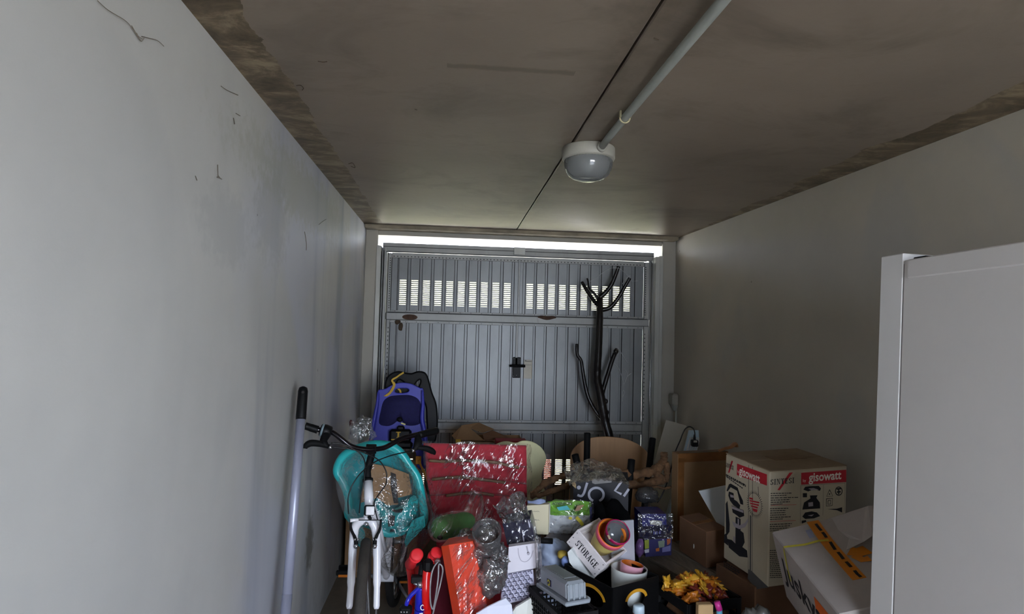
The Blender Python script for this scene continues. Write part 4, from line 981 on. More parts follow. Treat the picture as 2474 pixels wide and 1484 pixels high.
# small print: lines of words
rnd = random.Random(3)
def lines(rows, p0, n, th, m_, nm):
    g = G()
    for (xa, ya, xb, yb) in rows:
        t = 0
        while t < 1:
            e = min(1, t + rnd.uniform(.06, .16)); q = [(xa + (xb - xa) * k, ya + (yb - ya) * k) for k in (t, e)]
            drib(g, cz(q), th, p0, n, .0006); t = e + .025
    o = g.build(nm, m_, gb); o['kind'] = 'stuff'
rows = [(860, 725 + 38 * k, e, 718 + 37 * k) for k, e in enumerate((1220, 1140, 1330, 1190, 1190, 1060))] + [(850, 985 + 37 * k, e, 978 + 36 * k) for k, e in enumerate((1160, 1120, 1110, 1120, 1210, 1070))] + [(845, 1255 + 37 * k, e, 1240 + 36 * k) for k, e in enumerate((1220, 1190, 1160, 1000))] + [(845, 1700 + 33 * k, 1100, 1690 + 33 * k) for k in range(15)]
lines(rows, pR, nR, .0032, M_ink2, 'small_print')
lines([(100, 400, 440, 585), (110, 440, 390, 640), (100, 420, 440, 605), (60, 1890, 330, 2050), (60, 1925, 330, 2085), (60, 1960, 300, 2110), (60, 2010, 400, 2240), (60, 2050, 440, 2300)], pL, nL, .005, M_ink2, 'small_print')
g = G()
for q in ([(860, 930), (1300, 915)], [(845, 1205), (1290, 1185)]): drib(g, cz(q), .0016, pR, nR)
g.build('divider', M_pred, gb)
g = G()
for q in ([(1375, 590), (1365, 1240)], [(1760, 580), (1750, 1100)], [(2130, 540), (2115, 1030)], [(1375, 590), (2130, 545)]): drib(g, cz(q), .0014, pR, nR)
g.build('frame_line', M_ink, gb)
# pictures on the right face
g = G()
for q in ([(1420, 660), (1450, 610), (1530, 600), (1680, 595), (1720, 640), (1700, 680), (1600, 650), (1500, 690)], [(1410, 720), (1480, 720), (1480, 790), (1410, 790)], [(1530, 760), (1660, 755), (1640, 800), (1700, 880), (1705, 980), (1400, 1000), (1430, 880), (1540, 810)],
          [(1400, 1120), (1450, 1050), (1560, 1030), (1650, 1050), (1705, 1110), (1600, 1150), (1450, 1160)], [(1390, 1190), (1460, 1180), (1470, 1210), (1390, 1240)], [(1830, 990), (1990, 985), (2080, 960), (2080, 1050), (1990, 1010)]): decal(g, cz(q), pR, nR, .0005)
o = g.build('machine_pictures', M_ink2, gb); o['kind'] = 'stuff'
g = G()
for q in ([(1500, 640), (1590, 630), (1680, 660), (1560, 672)], [(1500, 880), (1580, 870), (1585, 940), (1505, 950)], [(1490, 1100), (1600, 1080), (1560, 1115)]): decal(g, cz(q), pR, nR, .0009)
o = g.build('picture_lights', M_pgrey, gb); o['kind'] = 'stuff'
g = G(); drib(g, cz([(1865, 660), (1815, 775), (1920, 770), (1865, 660)]), .003, pR, nR); drib(g, cz([(1855, 735), (1875, 735)]), .006, pR, nR)
drib(g, cz([(1810, 815), (1915, 808), (1910, 930), (1808, 940), (1810, 815)]), .003, pR, nR); drib(g, cz([(1840, 845), (1885, 840), (1882, 905), (1838, 912), (1840, 845)]), .003, pR, nR)
drib(g, cz([(2022 + 58 * math.cos(t), 685 + 70 * math.sin(t)) for t in [k * math.pi / 12 for k in range(25)]]), .004, pR, nR)
for q in ([(1985, 650), (2060, 640)], [(2020, 640), (2022, 740)], [(1990, 700), (2055, 695)]): drib(g, cz(q), .006, pR, nR)
o = g.build('symbols', M_ink2, gb); o['kind'] = 'stuff'
# left face: machine drawing, starburst, pole with foot
g = G()
for q in ([(110, 680), (150, 570), (180, 555), (300, 625), (330, 720), (390, 850), (395, 920), (345, 905), (290, 680), (180, 620), (130, 690)], [(150, 690), (230, 720), (240, 830), (290, 860), (345, 930), (330, 990), (230, 930), (170, 850), (140, 760)],
          [(195, 930), (400, 1010), (412, 1110), (330, 1140), (300, 1110), (215, 1050)], [(265, 1120), (350, 1160), (350, 1360), (400, 1400), (420, 1560), (380, 1640), (460, 1700), (470, 1820), (330, 1800), (150, 1650), (120, 1500), (200, 1520), (260, 1580)],
          [(95, 900), (125, 850), (165, 1250), (160, 1380), (110, 1450), (100, 1380)], [(70, 1430), (110, 1400), (140, 1620), (65, 1560)]): decal(g, cz(q), pL, nL, .0005)
o = g.build('machine_drawing', M_ink2, gb); o['kind'] = 'stuff'
g = G()
for q in ([(200, 940), (395, 1015), (400, 1060), (205, 985)], [(170, 740), (230, 760), (240, 800), (180, 790)], [(300, 1150), (325, 1165), (325, 1330), (300, 1310)], [(205, 1200), (235, 1290), (330, 1335), (430, 1300), (480, 1210), (480, 1150), (420, 1230), (330, 1270), (250, 1220)], [(230, 1450), (260, 1470), (255, 1570), (225, 1540)]): decal(g, cz(q), pL, nL, .0009)
o = g.build('drawing_highlights', M_pgrey, gb); o['kind'] = 'stuff'
g = G(); cx_, cy_ = 592, 910
pts = []
for k in range(72):
    a = 2 * math.pi * k / 72; rr = 1.0 if k % 2 else .80; pts.append((cx_ + 150 * rr * math.cos(a), cy_ + 60 * math.cos(a) * rr + 250 * rr * math.sin(a)))
P3 = [PP(x, y, pL, nL) + nL * .0006 for x, y in cz(pts)]; c0 = PP(*cz([(cx_, cy_)])[0], pL, nL) + nL * .0006
inn = [c0 + (p - c0) * (.72 / (1.0 if k % 2 else .80)) for k, p in enumerate(P3)]
for k in range(1, 72, 2): g.add([inn[k - 1].lerp(inn[k], .5), P3[k], inn[(k + 1) % 72].lerp(inn[k], .5)], [(0, 1, 2)])
o = g.build('starburst', M_ink2, gb); o['kind'] = 'stuff'
g = G()
for q in ([(500, 790), (560, 805), (565, 835), (500, 820)], [(505, 835), (670, 870), (670, 895), (505, 860)], [(510, 880), (665, 915), (660, 940), (515, 905)], [(525, 925), (645, 955), (640, 985), (530, 950)], [(550, 975), (640, 1000), (630, 1050), (570, 1030)]): decal(g, cz(q), pL, nL, .0007)
o = g.build('starburst_text', M_pred, gb); o['kind'] = 'stuff'
g = G()
for q in ([(488, 240), (480, 2100)], [(555, 270), (548, 2150)], [(650, 610), (655, 760)]): drib(g, cz(q), .003, pL, nL, .0004)
drib(g, cz([(520, 1100), (515, 2100)]), .010, pL, nL, .0004); decal(g, cz([(480, 2020), (470, 2180), (620, 2360), (830, 2330), (640, 2150), (520, 2030)]), pL, nL, .0005)
o = g.build('pole_drawing', M_ink, gb); o['kind'] = 'stuff'
sup, _, _ = pbox('carton', 'brown carton under the printed appliance box by the right wall', 'box', (1800, 2010), 2.60, 0, .548, .28, M_card2, .19)

# ------------------------------------------------------------------ white carton with orange tape, lying tilted in front of the appliance box
M_wc = mat('white_card', '#aaa19b', .7, var=.04); M_otape = mat('orange_tape', '#d07a14', .3, var=.06); M_osq = mat('orange_print', '#e2661c', .6); M_ystr = mat('yellow_strap', '#c2b63a', .5)
jk = Cub([1.202, 1.745, .567, .309, .499, .262, .165, -.272, -.169])
jr = root('shipping_carton', 'white shipping carton with orange tape tilted before the refrigerator', 'box', jk.base())
g = G(); jk.full(g, .004); g.build('body', M_wc, jr)
nT, nS = jk.ez(), -jk.ex(); pT, pS = jk.pt(0, 0, 1), jk.pt(0, 0, 0)
def cj(pts): return C3(pts, (1860, 1220), 5.62)
g = G(); ribbon(g, [PP(*q, pT, nT) for q in cj(cr([(580, 225), (760, 480), (960, 720), (1220, 1010)], 3))], .042, nT, 0, .0012); tp = g.build('tape', M_otape, jr); solid(tp, .0006)
g = G()
for q in ([(625, 265), (650, 300), (700, 360)], [(715, 380), (745, 415), (770, 455)], [(820, 510), (850, 560), (890, 620)], [(925, 650), (960, 690), (1000, 745)], [(1035, 780), (1065, 810), (1105, 855)], [(1150, 900), (1190, 950), (1240, 990)]): ribbon(g, [PP(*p_, pT, nT) for p_ in cj(q)], .010, nT, 0, .0024)
o = g.build('tape_print', M_ink2, tp); o['kind'] = 'stuff'
g = G(); ribbon(g, [PP(*q, pT, nT) for q in cj([(190, 585), (480, 550), (660, 500), (800, 490)])], .012, nT, 0, .0030); ribbon(g, [PP(*q, pS, nS) for q in cj([(190, 590), (235, 830), (290, 1040)])], .012, nS, 0, .0012); g.build('strap', M_ystr, jr)
g = G(); decal(g, cj([(480, 350), (560, 330), (610, 440), (540, 460)]), pT, nT, .0008); g.build('label_smudge', mat('blue_grey_print', '#8d90a8', .6), jr)
g = G(); decal(g, cj([(600, 1240), (800, 1484), (700, 1640), (640, 1484)]), pS, nS, .0009); g.build('orange_triangle', M_osq, jr)
a = PP(*cj([(165, 770)])[0], pS, nS); b = PP(*cj([(600, 1484)])[0], pS, nS)
# lettering runs along the long side, read from the far end
Mt = frame(a + nS * .001 - jk.ez() * .085, (b - a) - nS * (b - a).dot(nS), jk.ez())
text('Juskys', frame(PP(*cj([(215, 1000)])[0], pS, nS) + nS * .001, -jk.ey(), jk.ez()), .125, M_ink2, jr, 'lettering', .002, 0, sx=1.0)
g = G(); pslab(g, cj([(690, 225), (1110, 85), (1335, 15), (1400, 10), (1390, 420), (1290, 490), (1050, 610), (900, 430)]), [2.20, 2.12, 2.06, 2.05, 1.93, 1.94, 1.97, 2.10], V((0, .003, -.003))); g.build('flap', M_wc, jr)
g = G(); ribbon(g, [PP(*q, pT, nT) for q in cj([(1080, 640), (1200, 660), (1330, 620)])], .05, nT, 0, .004); ribbon(g, [PP(*q, pT, nT) for q in cj([(1150, 700), (1260, 760), (1360, 740)])], .03, nT, 0, .004); solid(g.build('tape', M_otape, jr), .0006)

# ------------------------------------------------------------------ dark rubbish bag below it
g = G(); g.blob((1.155, 2.10, .30), (.17, .19, .31), .16, 5, 40, 26, 3, ridge=True, flat_bottom=.003)
gbg = root('rubbish_bag', 'dark grey rubbish bag slumped below the white shipping carton', 'bag', (1.16, 2.12, 0)); M_gbag = mat('dark_grey_bag', '#4b4944', .35, var=.15, scale=10, bump=.5, bscale=18)
g.build('sack', M_gbag, gbg, True)
g = G(); g.blob((1.08, 2.10, .62), (.05, .04, .06), .5, 20, 20, 12, 8, ridge=True); g.build('tied_neck', M_gbag, gbg, True)
# ------------------------------------------------------------------ tall taped carton, small brown carton, white board between
tl = root('flat_carton', 'tall flat cardboard box sealed with shiny brown tape by the right wall', 'box', (1.47, 3.56, 0))
T0 = [P(1639, 1097, 3.52), P(1760, 1095, 3.60)]; zt = T0[0].z; dx = (T0[1] - T0[0]); dx.z = 0; dx.normalize(); nb = V((-dx.y, dx.x, 0)); wdt = .345
TM = frame((T0[0].x, T0[0].y, 0), dx, nb)
g = G(); g.box((wdt / 2, .035, zt / 2), (wdt, .07, zt), TM, .006); g.build('body', M_card, tl)
g = G(); g.box((wdt / 2, -.0008, zt - .025), (wdt, .0012, .05), TM); g.box((wdt / 2, .035, zt + .0008), (wdt, .07, .0012), TM); g.box((.02, -.0008, zt - .4), (.04, .0012, .75), TM); g.build('tape', M_tape, tl)
g = G(); g.tube(cr([P(1737, 1090, 3.54), P(1752, 1084, 3.55), P(1766, 1080, 3.56), P(1776, 1072, 3.57), P(1779, 1080, 3.57)], 4), [.012, .013, .014, .015, .016, .017, .017, .018, .018, .018, .018, .018, .019, .019, .019, .019, .019], 14, flat=.5); g.build('loose_tape', mat('tape_curl', '#a5714a', .3), tl, True)
br_ = Cub([1.26, 2.95, .481, .112, .217, .181, .075, -.068, .263], (.125, .217, .181))
bb = root('small_carton', 'small dark brown carton on the slatted crate before the tall flat box', 'box', br_.base())
g = G(); br_.full(g, .003); g.build('body', M_card2, bb)
g = G(); g.box((.0625, .108, .1816), (.11, .03, .001), br_.M); g.build('tape', M_tape, bb)
q = PP(1677, 1320, br_.pt(0, 0, 0), -br_.ex()); g = G(); g.blob(q - br_.ex() * .002, (.003, .004, .012), .4, 60, 10, 8); g.build('tape_scrap', M_paper, bb)
wp = root('white_board', 'white board wedged between the brown cartons and the appliance box', 'board', (1.5, 3.2, 0))
g = G(); pslab(g, [(1688, 1187), (1765, 1172), (1790, 1190), (1790, 1340), (1752, 1300)], [3.10, 3.12, 3.13, 3.05, 3.04], V((.003, .012, 0))); g.build('board', mat('white_laminate', '#c9cdd0', .4, var=.03), wp)
# slatted wooden crate carrying them
scr = root('slatted_crate', 'grey wooden crate with slatted top beneath the small brown carton', 'crate', (1.262, 3.12, 0))
M_slat = mat('weathered_slat', '#857a6b', .85, var=.2, scale=8, stretch=(6, 1, 6)); zc = .474
CM = Matrix.Translation((1.285, 3.12, 0)) @ Matrix.Rotation(.30, 4, 'Z')
for k in range(5):
    g = G(); g.box((-.20 + k * .098, 0, zc - .008), (.082, .50, .016), CM, .003); g.build('slat', M_slat, scr)
for z in (.06, .18, .30, .42):
    for y in (-.24, .24):
        g = G(); g.box((0, y, z), (.47, .014, .075), CM, .002); g.build('slat', M_slat, scr)
    for x in (-.23, .23):
        g = G(); g.box((x, 0, z), (.014, .46, .075), CM, .002); g.build('slat', M_slat, scr)
for x in (-.212, .212):
    for y in (-.222, .222): g = G(); g.box((x, y, .228), (.022, .022, .456), CM, .002); g.build('post', M_slat, scr)

# ------------------------------------------------------------------ leaning white shelf board, plug and rack by the door post
wb = root('shelf_board', 'long white shelf board leaning in the corner beside the garage door', 'board', (1.46, 4.3, 0))
a0, a1 = P(1609, 1015, 4.60), P(1664, 1031, 4.64); b0 = P(1580, 1120, 4.50); dn = (b0 - a0); dn = dn / -dn.z
g = G(); th = V((.006, .016, 0)); q0, q1 = a0 + dn * (a0.z - .003), a1 + dn * (a1.z - .003)
g.prism([a0, a1, q1, q0], th); g.build('board', mat('dusty_white_board', '#d3cfc2', .5, var=.03), wb)
rk = root('ribbed_tray', 'pale blue ribbed plastic tray standing behind the leaning shelf board', 'tray', (1.60, 4.5, 0))
g = G(); a0, a1 = P(1665, 1040, 4.42), P(1692, 1040, 4.42); b0, b1 = P(1652, 1094, 4.40), P(1681, 1092, 4.40)
f0 = b0 + (b0 - a0) / (a0.z - b0.z) * (b0.z - .003); f1 = b1 + (b1 - a1) / (a1.z - b1.z) * (b1.z - .003)
g.prism([a0, a1, f1, f0], V((0, .012, 0))); g.build('plate', mat('pale_blue_plastic', '#b9cfdc', .4), rk)
for k in range(5):
    t = .1 + .2 * k; g = G(); g.tube([a0.lerp(a1, t) + V((0, -.006, -.05)), f0.lerp(f1, t) + V((0, -.006, .03))], .006, 8); g.build('rib', M_white, rk, True)
ad = root('power_adapter', 'black power adapter hanging by its black cord at the ribbed tray', 'adapter', P(1678, 1080, 4.37))
g = G(); g.box(P(1678, 1071, 4.37), (.046, .04, .048), b=.006); g.build('housing', M_black, ad)
g = G(); q = P(1680, 1067, 4.348); g.box(q, (.026, .002, .014)); g.build('rating_label', M_paper, ad)
def c9(pts): return C3(pts, (1560, 920), 7.42)
g = G(); g.tube(cr([P(x, y, 4.36 - .06 * k) for k, (x, y) in enumerate(c9([(880, 1065), (882, 960), (865, 880), (820, 838), (770, 828), (710, 865), (660, 960), (620, 1070), (570, 1180), (525, 1290), (490, 1400)]))] + [P(1622, 1130, 3.75), P(1612, 1165, 3.72), P(1600, 1195, 3.70), P(1588, 1215, 3.70)], 5), .0042, 8); g.build('cord', M_cable, ad, True)
g = G(); a = P(1678, 1062, 4.36); g.tube([a, a + V((0, 0, .035))], [.010, .006], 10); g.build('strain_relief', M_black, ad, True)

# ------------------------------------------------------------------ black bag with big white letters, black cloth, driftwood
M_bagk = mat('black_printed_bag', '#0f0e18', .45, var=.1, spec=.3); M_let = mat('white_letter_print', '#b9b9c4', .6)
YJ = 3.24
jb_ = root('carrier_bag', 'black carrier bag with large white letters in clear film before the table legs', 'bag', (P(1448, 1300, YJ).x, YJ + .1, 0))
f0, f1 = P(1386, 1160, YJ + .03), P(1519, 1155, YJ); fd = f1 - f0; fd.z = 0; wj = fd.length; fd.normalize(); fn_ = V((fd.y, -fd.x, 0)); zj = f0.z
JM = frame((f0.x, f0.y, 0), fd, V((-fd.y, fd.x, 0)))
g = G(); g.add([JM @ V(p) for p in ((0, 0, 0), (wj, 0, 0), (wj + .045, .20, 0), (.0, .20, 0), (0, 0, zj), (wj, 0, zj), (wj + .03, .20, zj + .005), (.0, .20, zj + .01))], [(3, 2, 1, 0), (4, 5, 6, 7), (0, 1, 5, 4), (1, 2, 6, 5), (2, 3, 7, 6), (3, 0, 4, 7)]); g.build('sack', M_bagk, jb_)
pJ, nJ = f0, -(JM.to_3x3() @ V((0, 1, 0)))
if nJ.y > 0: nJ = -nJ
def cJ(pts): return C3(pts, (1300, 1060), 7.276)
def arc(cx, cy, rx, ry, a0, a1, n=20): return [(cx + rx * math.cos(math.radians(a0 + (a1 - a0) * k / n)), cy + ry * math.sin(math.radians(a0 + (a1 - a0) * k / n))) for k in range(n + 1)]
Z1 = [(1260 + x / 4.9475, 1020 + y / 4.9475) for x, y in cr([(785, 725), (765, 790), (745, 850), (715, 885), (668, 872)], 4)]
for pts, wd_ in ((Z1, .0125), ([(1260 + x / 4.9475, 1020 + y / 4.9475) for x, y in arc(893, 868, 88, 82, 115, 425, 30)], .0125), ([(1260 + x / 4.9475, 1020 + y / 4.9475) for x, y in [(1200, 703), (1115, 822), (1195, 862)]], .012), ([(1260 + x / 4.9475, 1020 + y / 4.9475) for x, y in [(1283, 800), (1222, 888)]], .0125)):
    g = G(); drib(g, pts, wd_, pJ, nJ, .0012); g.build('letter', M_let, jb_)
g = G(); decal(g, [(1260 + (685 + 24 * math.cos(t)) / 4.9475, 1020 + (783 + 24 * math.sin(t)) / 4.9475) for t in [k * math.pi / 8 for k in range(16)]], pJ, nJ, .0012); g.build('letter', M_let, jb_)
g = G(); decal(g, cJ([(945, 705), (1300, 690), (1290, 770), (1000, 800), (950, 780)]), pJ, nJ, .0018); g.build('paper_label', mat('grey_paper', '#8d8a88', .7), jb_)
g = G(); decal(g, cJ([(585, 780), (640, 760), (668, 800), (665, 880), (610, 830)]), pJ + nJ * .004, nJ); g.build('left_patch', mat('tan_patch', '#b59a6a', .6), jb_)  # tan patch near the left end of the bag
g = G(); g.sheet(lambda u, v: P(1374 + 146 * u, 1150 - 14 * math.sin(math.pi * u) + 22 * v, YJ - .03) + V((0, .20 * (1 - v) - .02 + .02 * noise.noise(V((u * 8, v * 4, 2))), .055 * (1 - v) * math.sin(math.pi * min(1, u * 1.1)) * .5 * (.6 + .5 * noise.noise(V((u * 5, v * 3, 7)))) + .014 * noise.noise(V((u * 18, v * 8, 5))))), 44, 22); g.build('film_cover', M_filmg, jb_, True)
bc = root('black_cloth', 'black fleece cloth bundled in front of the lettered carrier bag', 'cloth', (P(1490, 1300, 3.1).x, 3.05, 0))
g = G(); c_ = P(1490, 1240, 3.06); g.blob((c_.x, c_.y, c_.z * .5 + .03), (.115, .085, c_.z * .5 + .03), .10, 9, 36, 24, 2, flat_bottom=.003); g.build('bundle', mat('black_fleece', '#050506', .95, spec=.1, bump=.5, bscale=120), bc, True)
g = G(); c_ = P(1452, 1255, 3.0); g.blob((c_.x, c_.y + .03, c_.z * .5 + .01), (.06, .06, c_.z * .5 + .04), .15, 9, 24, 20, 5, flat_bottom=.003); g.build('fold', mat('black_fleece_fold', '#070708', .9, spec=.15), bc, True)
dw = root('driftwood', 'long brown driftwood with a knobby end lying across behind the lettered bag', 'driftwood', P(1450, 1200, 3.56))
def dl(pix, ys, rr, sd, nm='limb'):
    pts = cr(pix, 6); n = len(pts); o_ = []; r_ = []
    for i, q in enumerate(pts):
        t = i / (n - 1); o_.append(P(q.x, q.y, ys[0] + (ys[1] - ys[0]) * t)); r_.append((rr[0] + (rr[1] - rr[0]) * t) * (1 + .28 * noise.noise(V((i * .5, sd, 1)))))
    fine = cr(o_, 3); fr_ = [r_[min(k // 3, n - 1)] for k in range(len(fine))]; fr_[-1] *= .6
    g = G(); g.tube(fine, fr_, 14)
    g.v = [p + V((noise.noise(p * 34), noise.noise(p * 34 + V((9, 2, 4))), noise.noise(p * 34 + V((3, 8, 1))))) * rr[1] * .38 + V((noise.noise(p * 90), noise.noise(p * 90 + V((5, 5, 5))), noise.noise(p * 90 + V((1, 7, 3))))) * .003 for p in g.v]
    return g.build(nm, M_drift, dw, True)
dl([(1284, 1196), (1300, 1184), (1320, 1166), (1345, 1155), (1375, 1148), (1420, 1146), (1480, 1142), (1540, 1146), (1585, 1135)], (3.5, 3.62), (.014, .026), 1)
dl([(1284, 1198), (1310, 1195), (1340, 1184), (1365, 1174), (1400, 1168), (1470, 1170), (1540, 1172), (1580, 1164), (1605, 1160)], (3.46, 3.62), (.013, .026), 2)
dl([(1578, 1140), (1592, 1130), (1600, 1118), (1604, 1105), (1605, 1094)], (3.62, 3.60), (.030, .019), 3, 'knob')
dl([(1580, 1140), (1594, 1150), (1606, 1158), (1611, 1150), (1612, 1135), (1609, 1118)], (3.60, 3.60), (.022, .017), 4, 'knob')
dl([(1562, 1174), (1590, 1177), (1606, 1181), (1622, 1176)], (3.62, 3.60), (.008, .006), 5, 'twig')
g = G(); c_ = P(1563, 1197, 3.42); g.blob((c_.x, c_.y, c_.z), (.07, .06, .045), .3, 18, 30, 18, 6, ridge=True)
fb_ = root('film_bundle', 'crumpled smoky plastic film bundle right of the lettered bag', 'film', (c_.x, c_.y, 0)); g.build('film_lump', M_filmk, fb_, True)
g = G(); g.blob((c_.x + .03, c_.y + .05, c_.z * .46), (.10, .07, c_.z * .47), .2, 9, 30, 22, 8, ridge=True, flat_bottom=.003); g.build('film_drape', M_filmg, fb_, True)

# ------------------------------------------------------------------ blue packet on a printed toy box
M_prt = mat('dim_white_print', '#c9c4b8', .6)
bp = root('blue_packet', 'dark blue packet with white print, on the coloured box by the tall carton', 'packet', P(1583, 1300, 3.2))
g = G(); pslab(g, [(1550, 1242), (1609, 1242), (1611, 1272), (1552, 1274)], [3.14, 3.14, 3.12, 3.12], V((0, .13, 0))); g.build('upper_pack', mat('blue_packet_film', '#24246e', .25), bp)
g = G(); pslab(g, [(1543, 1283), (1560, 1272), (1624, 1268), (1622, 1294), (1560, 1300), (1546, 1298)], [3.06, 3.12, 3.12, 3.06, 3.06, 3.06], V((0, .16, 0))); lp_ = g.build('lower_pack', M_navyp, bp)
g = G(); q = P(1583, 1262, 3.118); g.add([P(1571, 1260, 3.118), P(1577, 1257, 3.118), P(1598, 1259, 3.118), P(1600, 1268, 3.116), P(1590, 1270, 3.116), P(1571, 1268, 3.116)], [(5, 4, 3, 2, 1, 0)]); g.build('print', M_prt, bp)
g = G()
for a, b, y in ((1578, 1583, 1284), (1585, 1589, 1284), (1592, 1597, 1283)): g.add([P(a, y, 3.057), P(b, y, 3.057), P(b, y + 8, 3.057), P(a, y + 8, 3.057)], [(3, 2, 1, 0)])
g.build('print_line', mat('faint_print', '#3d3c7a', .5), lp_)
g = G(); g.sheet(lambda u, v: P(1540 + 84 * u, 1240 + 62 * v, 3.10 - .05 * v) + V((0, .012 * noise.noise(V((u * 8, v * 6, 3))) - .012, 0)), 24, 18); g.build('film_cover', M_filmc, bp, True)
cbx = root('toy_box', 'purple box with coloured pictures under the dark blue packet', 'box', P(1585, 1345, 3.2))
g = G(); pslab(g, [(1557, 1305), (1623, 1300), (1622, 1342), (1560, 1346)], 3.08, V((0, .15, 0))); g.build('body', mat('violet_card', '#3a3768', .4), cbx)
for pix, c_ in (([(1557, 1306), (1568, 1304), (1568, 1325), (1558, 1327)], '#9aa33a'), ([(1557, 1329), (1568, 1327), (1568, 1335), (1558, 1337)], '#c9c7d2'), ([(1584, 1326), (1593, 1324), (1593, 1332), (1585, 1333)], '#c9702e'), ([(1611, 1303), (1620, 1301), (1620, 1312), (1612, 1318)], '#b5623a'), ([(1590, 1308), (1606, 1306), (1605, 1322), (1592, 1324)], '#8d9a86'), ([(1600, 1324), (1620, 1318), (1620, 1332), (1600, 1335)], '#7f7fb5')):
    g = G(); g.add([P(x, y, 3.079) for x, y in pix], [(3, 2, 1, 0)]); g.build('picture_patch', mat('toy_print', c_, .5), cbx)
g = G(); c_ = P(1545, 1325, 3.0); g.blob(c_, (.022, .03, .045), .3, 20, 20, 14, 3, ridge=True); o = g.build('violet_bag', mat('violet_foil', '#7b5a8c', .25, var=.3, scale=30), None, True); tag(o, 'small crumpled violet foil bag left of the purple toy box', 'bag')

# ------------------------------------------------------------------ green and white packaged blanket with pale base sack
ps = root('laundry_sack', 'pale grey plastic sack below the green and white packet', 'sack', (P(1360, 1300, 3.0).x, 3.08, 0))
zs = P(1365, 1290, 2.98).z
g = G(); g.blob((P(1352, 1300, 3.08).x, 3.09, zs * .5), (.125, .12, zs * .5), .06, 6, 36, 22, 4, flat_bottom=.003); g.build('sack', mat('grey_white_bag', '#a9adb4', .45, bump=.4, bscale=20), ps, True)
gp = root('blanket_packet', 'clear packet with a green printed card over white fabric', 'packet', P(1375, 1290, 3.0))
def pk_fn(u, v):
    x = 1322 + 106 * u + 2 * math.sin(v * 5); y = 1206 + 6 * (1 - math.sin(math.pi * u)) * (1 - v) + 80 * v
    return P(x, y, 3.02) + V((0, -.05 * max(0, math.sin(math.pi * u) * math.sin(math.pi * min(1, v * .8 + .1))) ** .6 + .006 * noise.noise(V((u * 7, v * 7, 2))), 0))
g = G(); g.sheet(lambda u, v: pk_fn(u, .40 + v * .60), 24, 14); o = g.build('white_fabric', mat('white_quilt', '#dfe3e6', .7, bump=.5, bscale=25), gp, True); solid(o, .05, 1)
g = G(); g.sheet(lambda u, v: pk_fn(u, v * .42), 24, 12); gc = g.build('green_card', mat('lime_card', '#6fae2e', .5, var=.25, scale=10), gp, True); solid(gc, .05, 1)
def pkp(x, y, k=.004): return P(x, y, 2.955 - k)
tm = frame(pkp(1334, 1220, .012), (1, .02, -.02), (0, 0, 1)); text('ADVENTURE', tm, .017, mat('dark_green_print', '#1f3312', .6), gc, 'lettering', .0006, 0)
g = G(); g.add([pkp(1345, 1226), pkp(1370, 1222), pkp(1378, 1232), pkp(1350, 1234)], [(3, 2, 1, 0)]); g.build('blue_patch', mat('aqua_print', '#2f9aa0', .5), gc)
g = G(); g.add([pkp(1395, 1222), pkp(1412, 1220), pkp(1400, 1234), pkp(1388, 1236)], [(3, 2, 1, 0)]); g.build('brown_patch', mat('brown_print', '#8d6a4a', .5), gc)
g = G(); ribbon(g, [pkp(1392, 1250, .02), pkp(1402, 1260, .02), pkp(1408, 1270, .02)], .016, (0, -1, 0)); ribbon(g, [pkp(1374, 1252, .02), pkp(1382, 1253, .02)], .012, (0, -1, 0)); g.build('yellow_label', mat('yellow_print', '#c9bb2e', .5), gp)
g = G(); g.sheet(lambda u, v: pk_fn(-.03 + 1.06 * u, -.04 + 1.06 * v) + V((0, -.014 + .012 * noise.noise(V((u * 11, v * 9, 8))), 0)), 40, 30); g.build('clear_cover', film('packet_film', haze=.02, gloss=.08, scale=16, crease=.5), gp, True)
g = G(); pslab(g, [(1425, 1226), (1430, 1226), (1430, 1258), (1425, 1260)], 3.0, V((0, .06, 0))); g.build('blue_edge', mat('royal_blue_card', '#2b3474', .5), gp)

# notebook with blue tissue
nb_ = root('notebook', 'cream notebook with faint writing, standing left of the green packet', 'notebook', P(1299, 1292, 2.9))
g = G(); pslab(g, [(1273, 1222), (1326, 1219), (1324, 1292), (1276, 1290)], 2.90, V((.012, .035, 0))); nc = g.build('cover', mat('cream_card', '#cfc6a6', .7, var=.03), nb_)
g = G(); pslab(g, [(1277, 1224), (1324, 1221), (1323, 1290), (1278, 1288)], 2.906, V((.014, .022, .002))); g.build('pages', M_white, nb_)
g = G()
for xa, xb, y in ((1282, 1303, 1236), (1289, 1303, 1257), (1284, 1296, 1256)):
    pts = [P(xa + (xb - xa) * k / 12, y + 1.6 * math.sin(k * 2.3), 2.8995) for k in range(13)]; ribbon(g, pts, .0016, (0, -1, 0))
o = g.build('handwriting', M_ink, nc); o['kind'] = 'stuff'
g = G(); g.sheet(lambda u, v: P(1276 + 44 * u, 1223 - 10 * v - 3 * u + 2 * math.sin(u * 7), 2.93 - .02 * math.sin(u * 3)) + V((0, .03 * v, 0)), 16, 5); o = g.build('tissue', mat('pale_blue_paper', '#a9b8e0', .7), None, True); solid(o, .003); tag(o, 'pale blue paper sheet curling over the top of the cream notebook', 'paper')

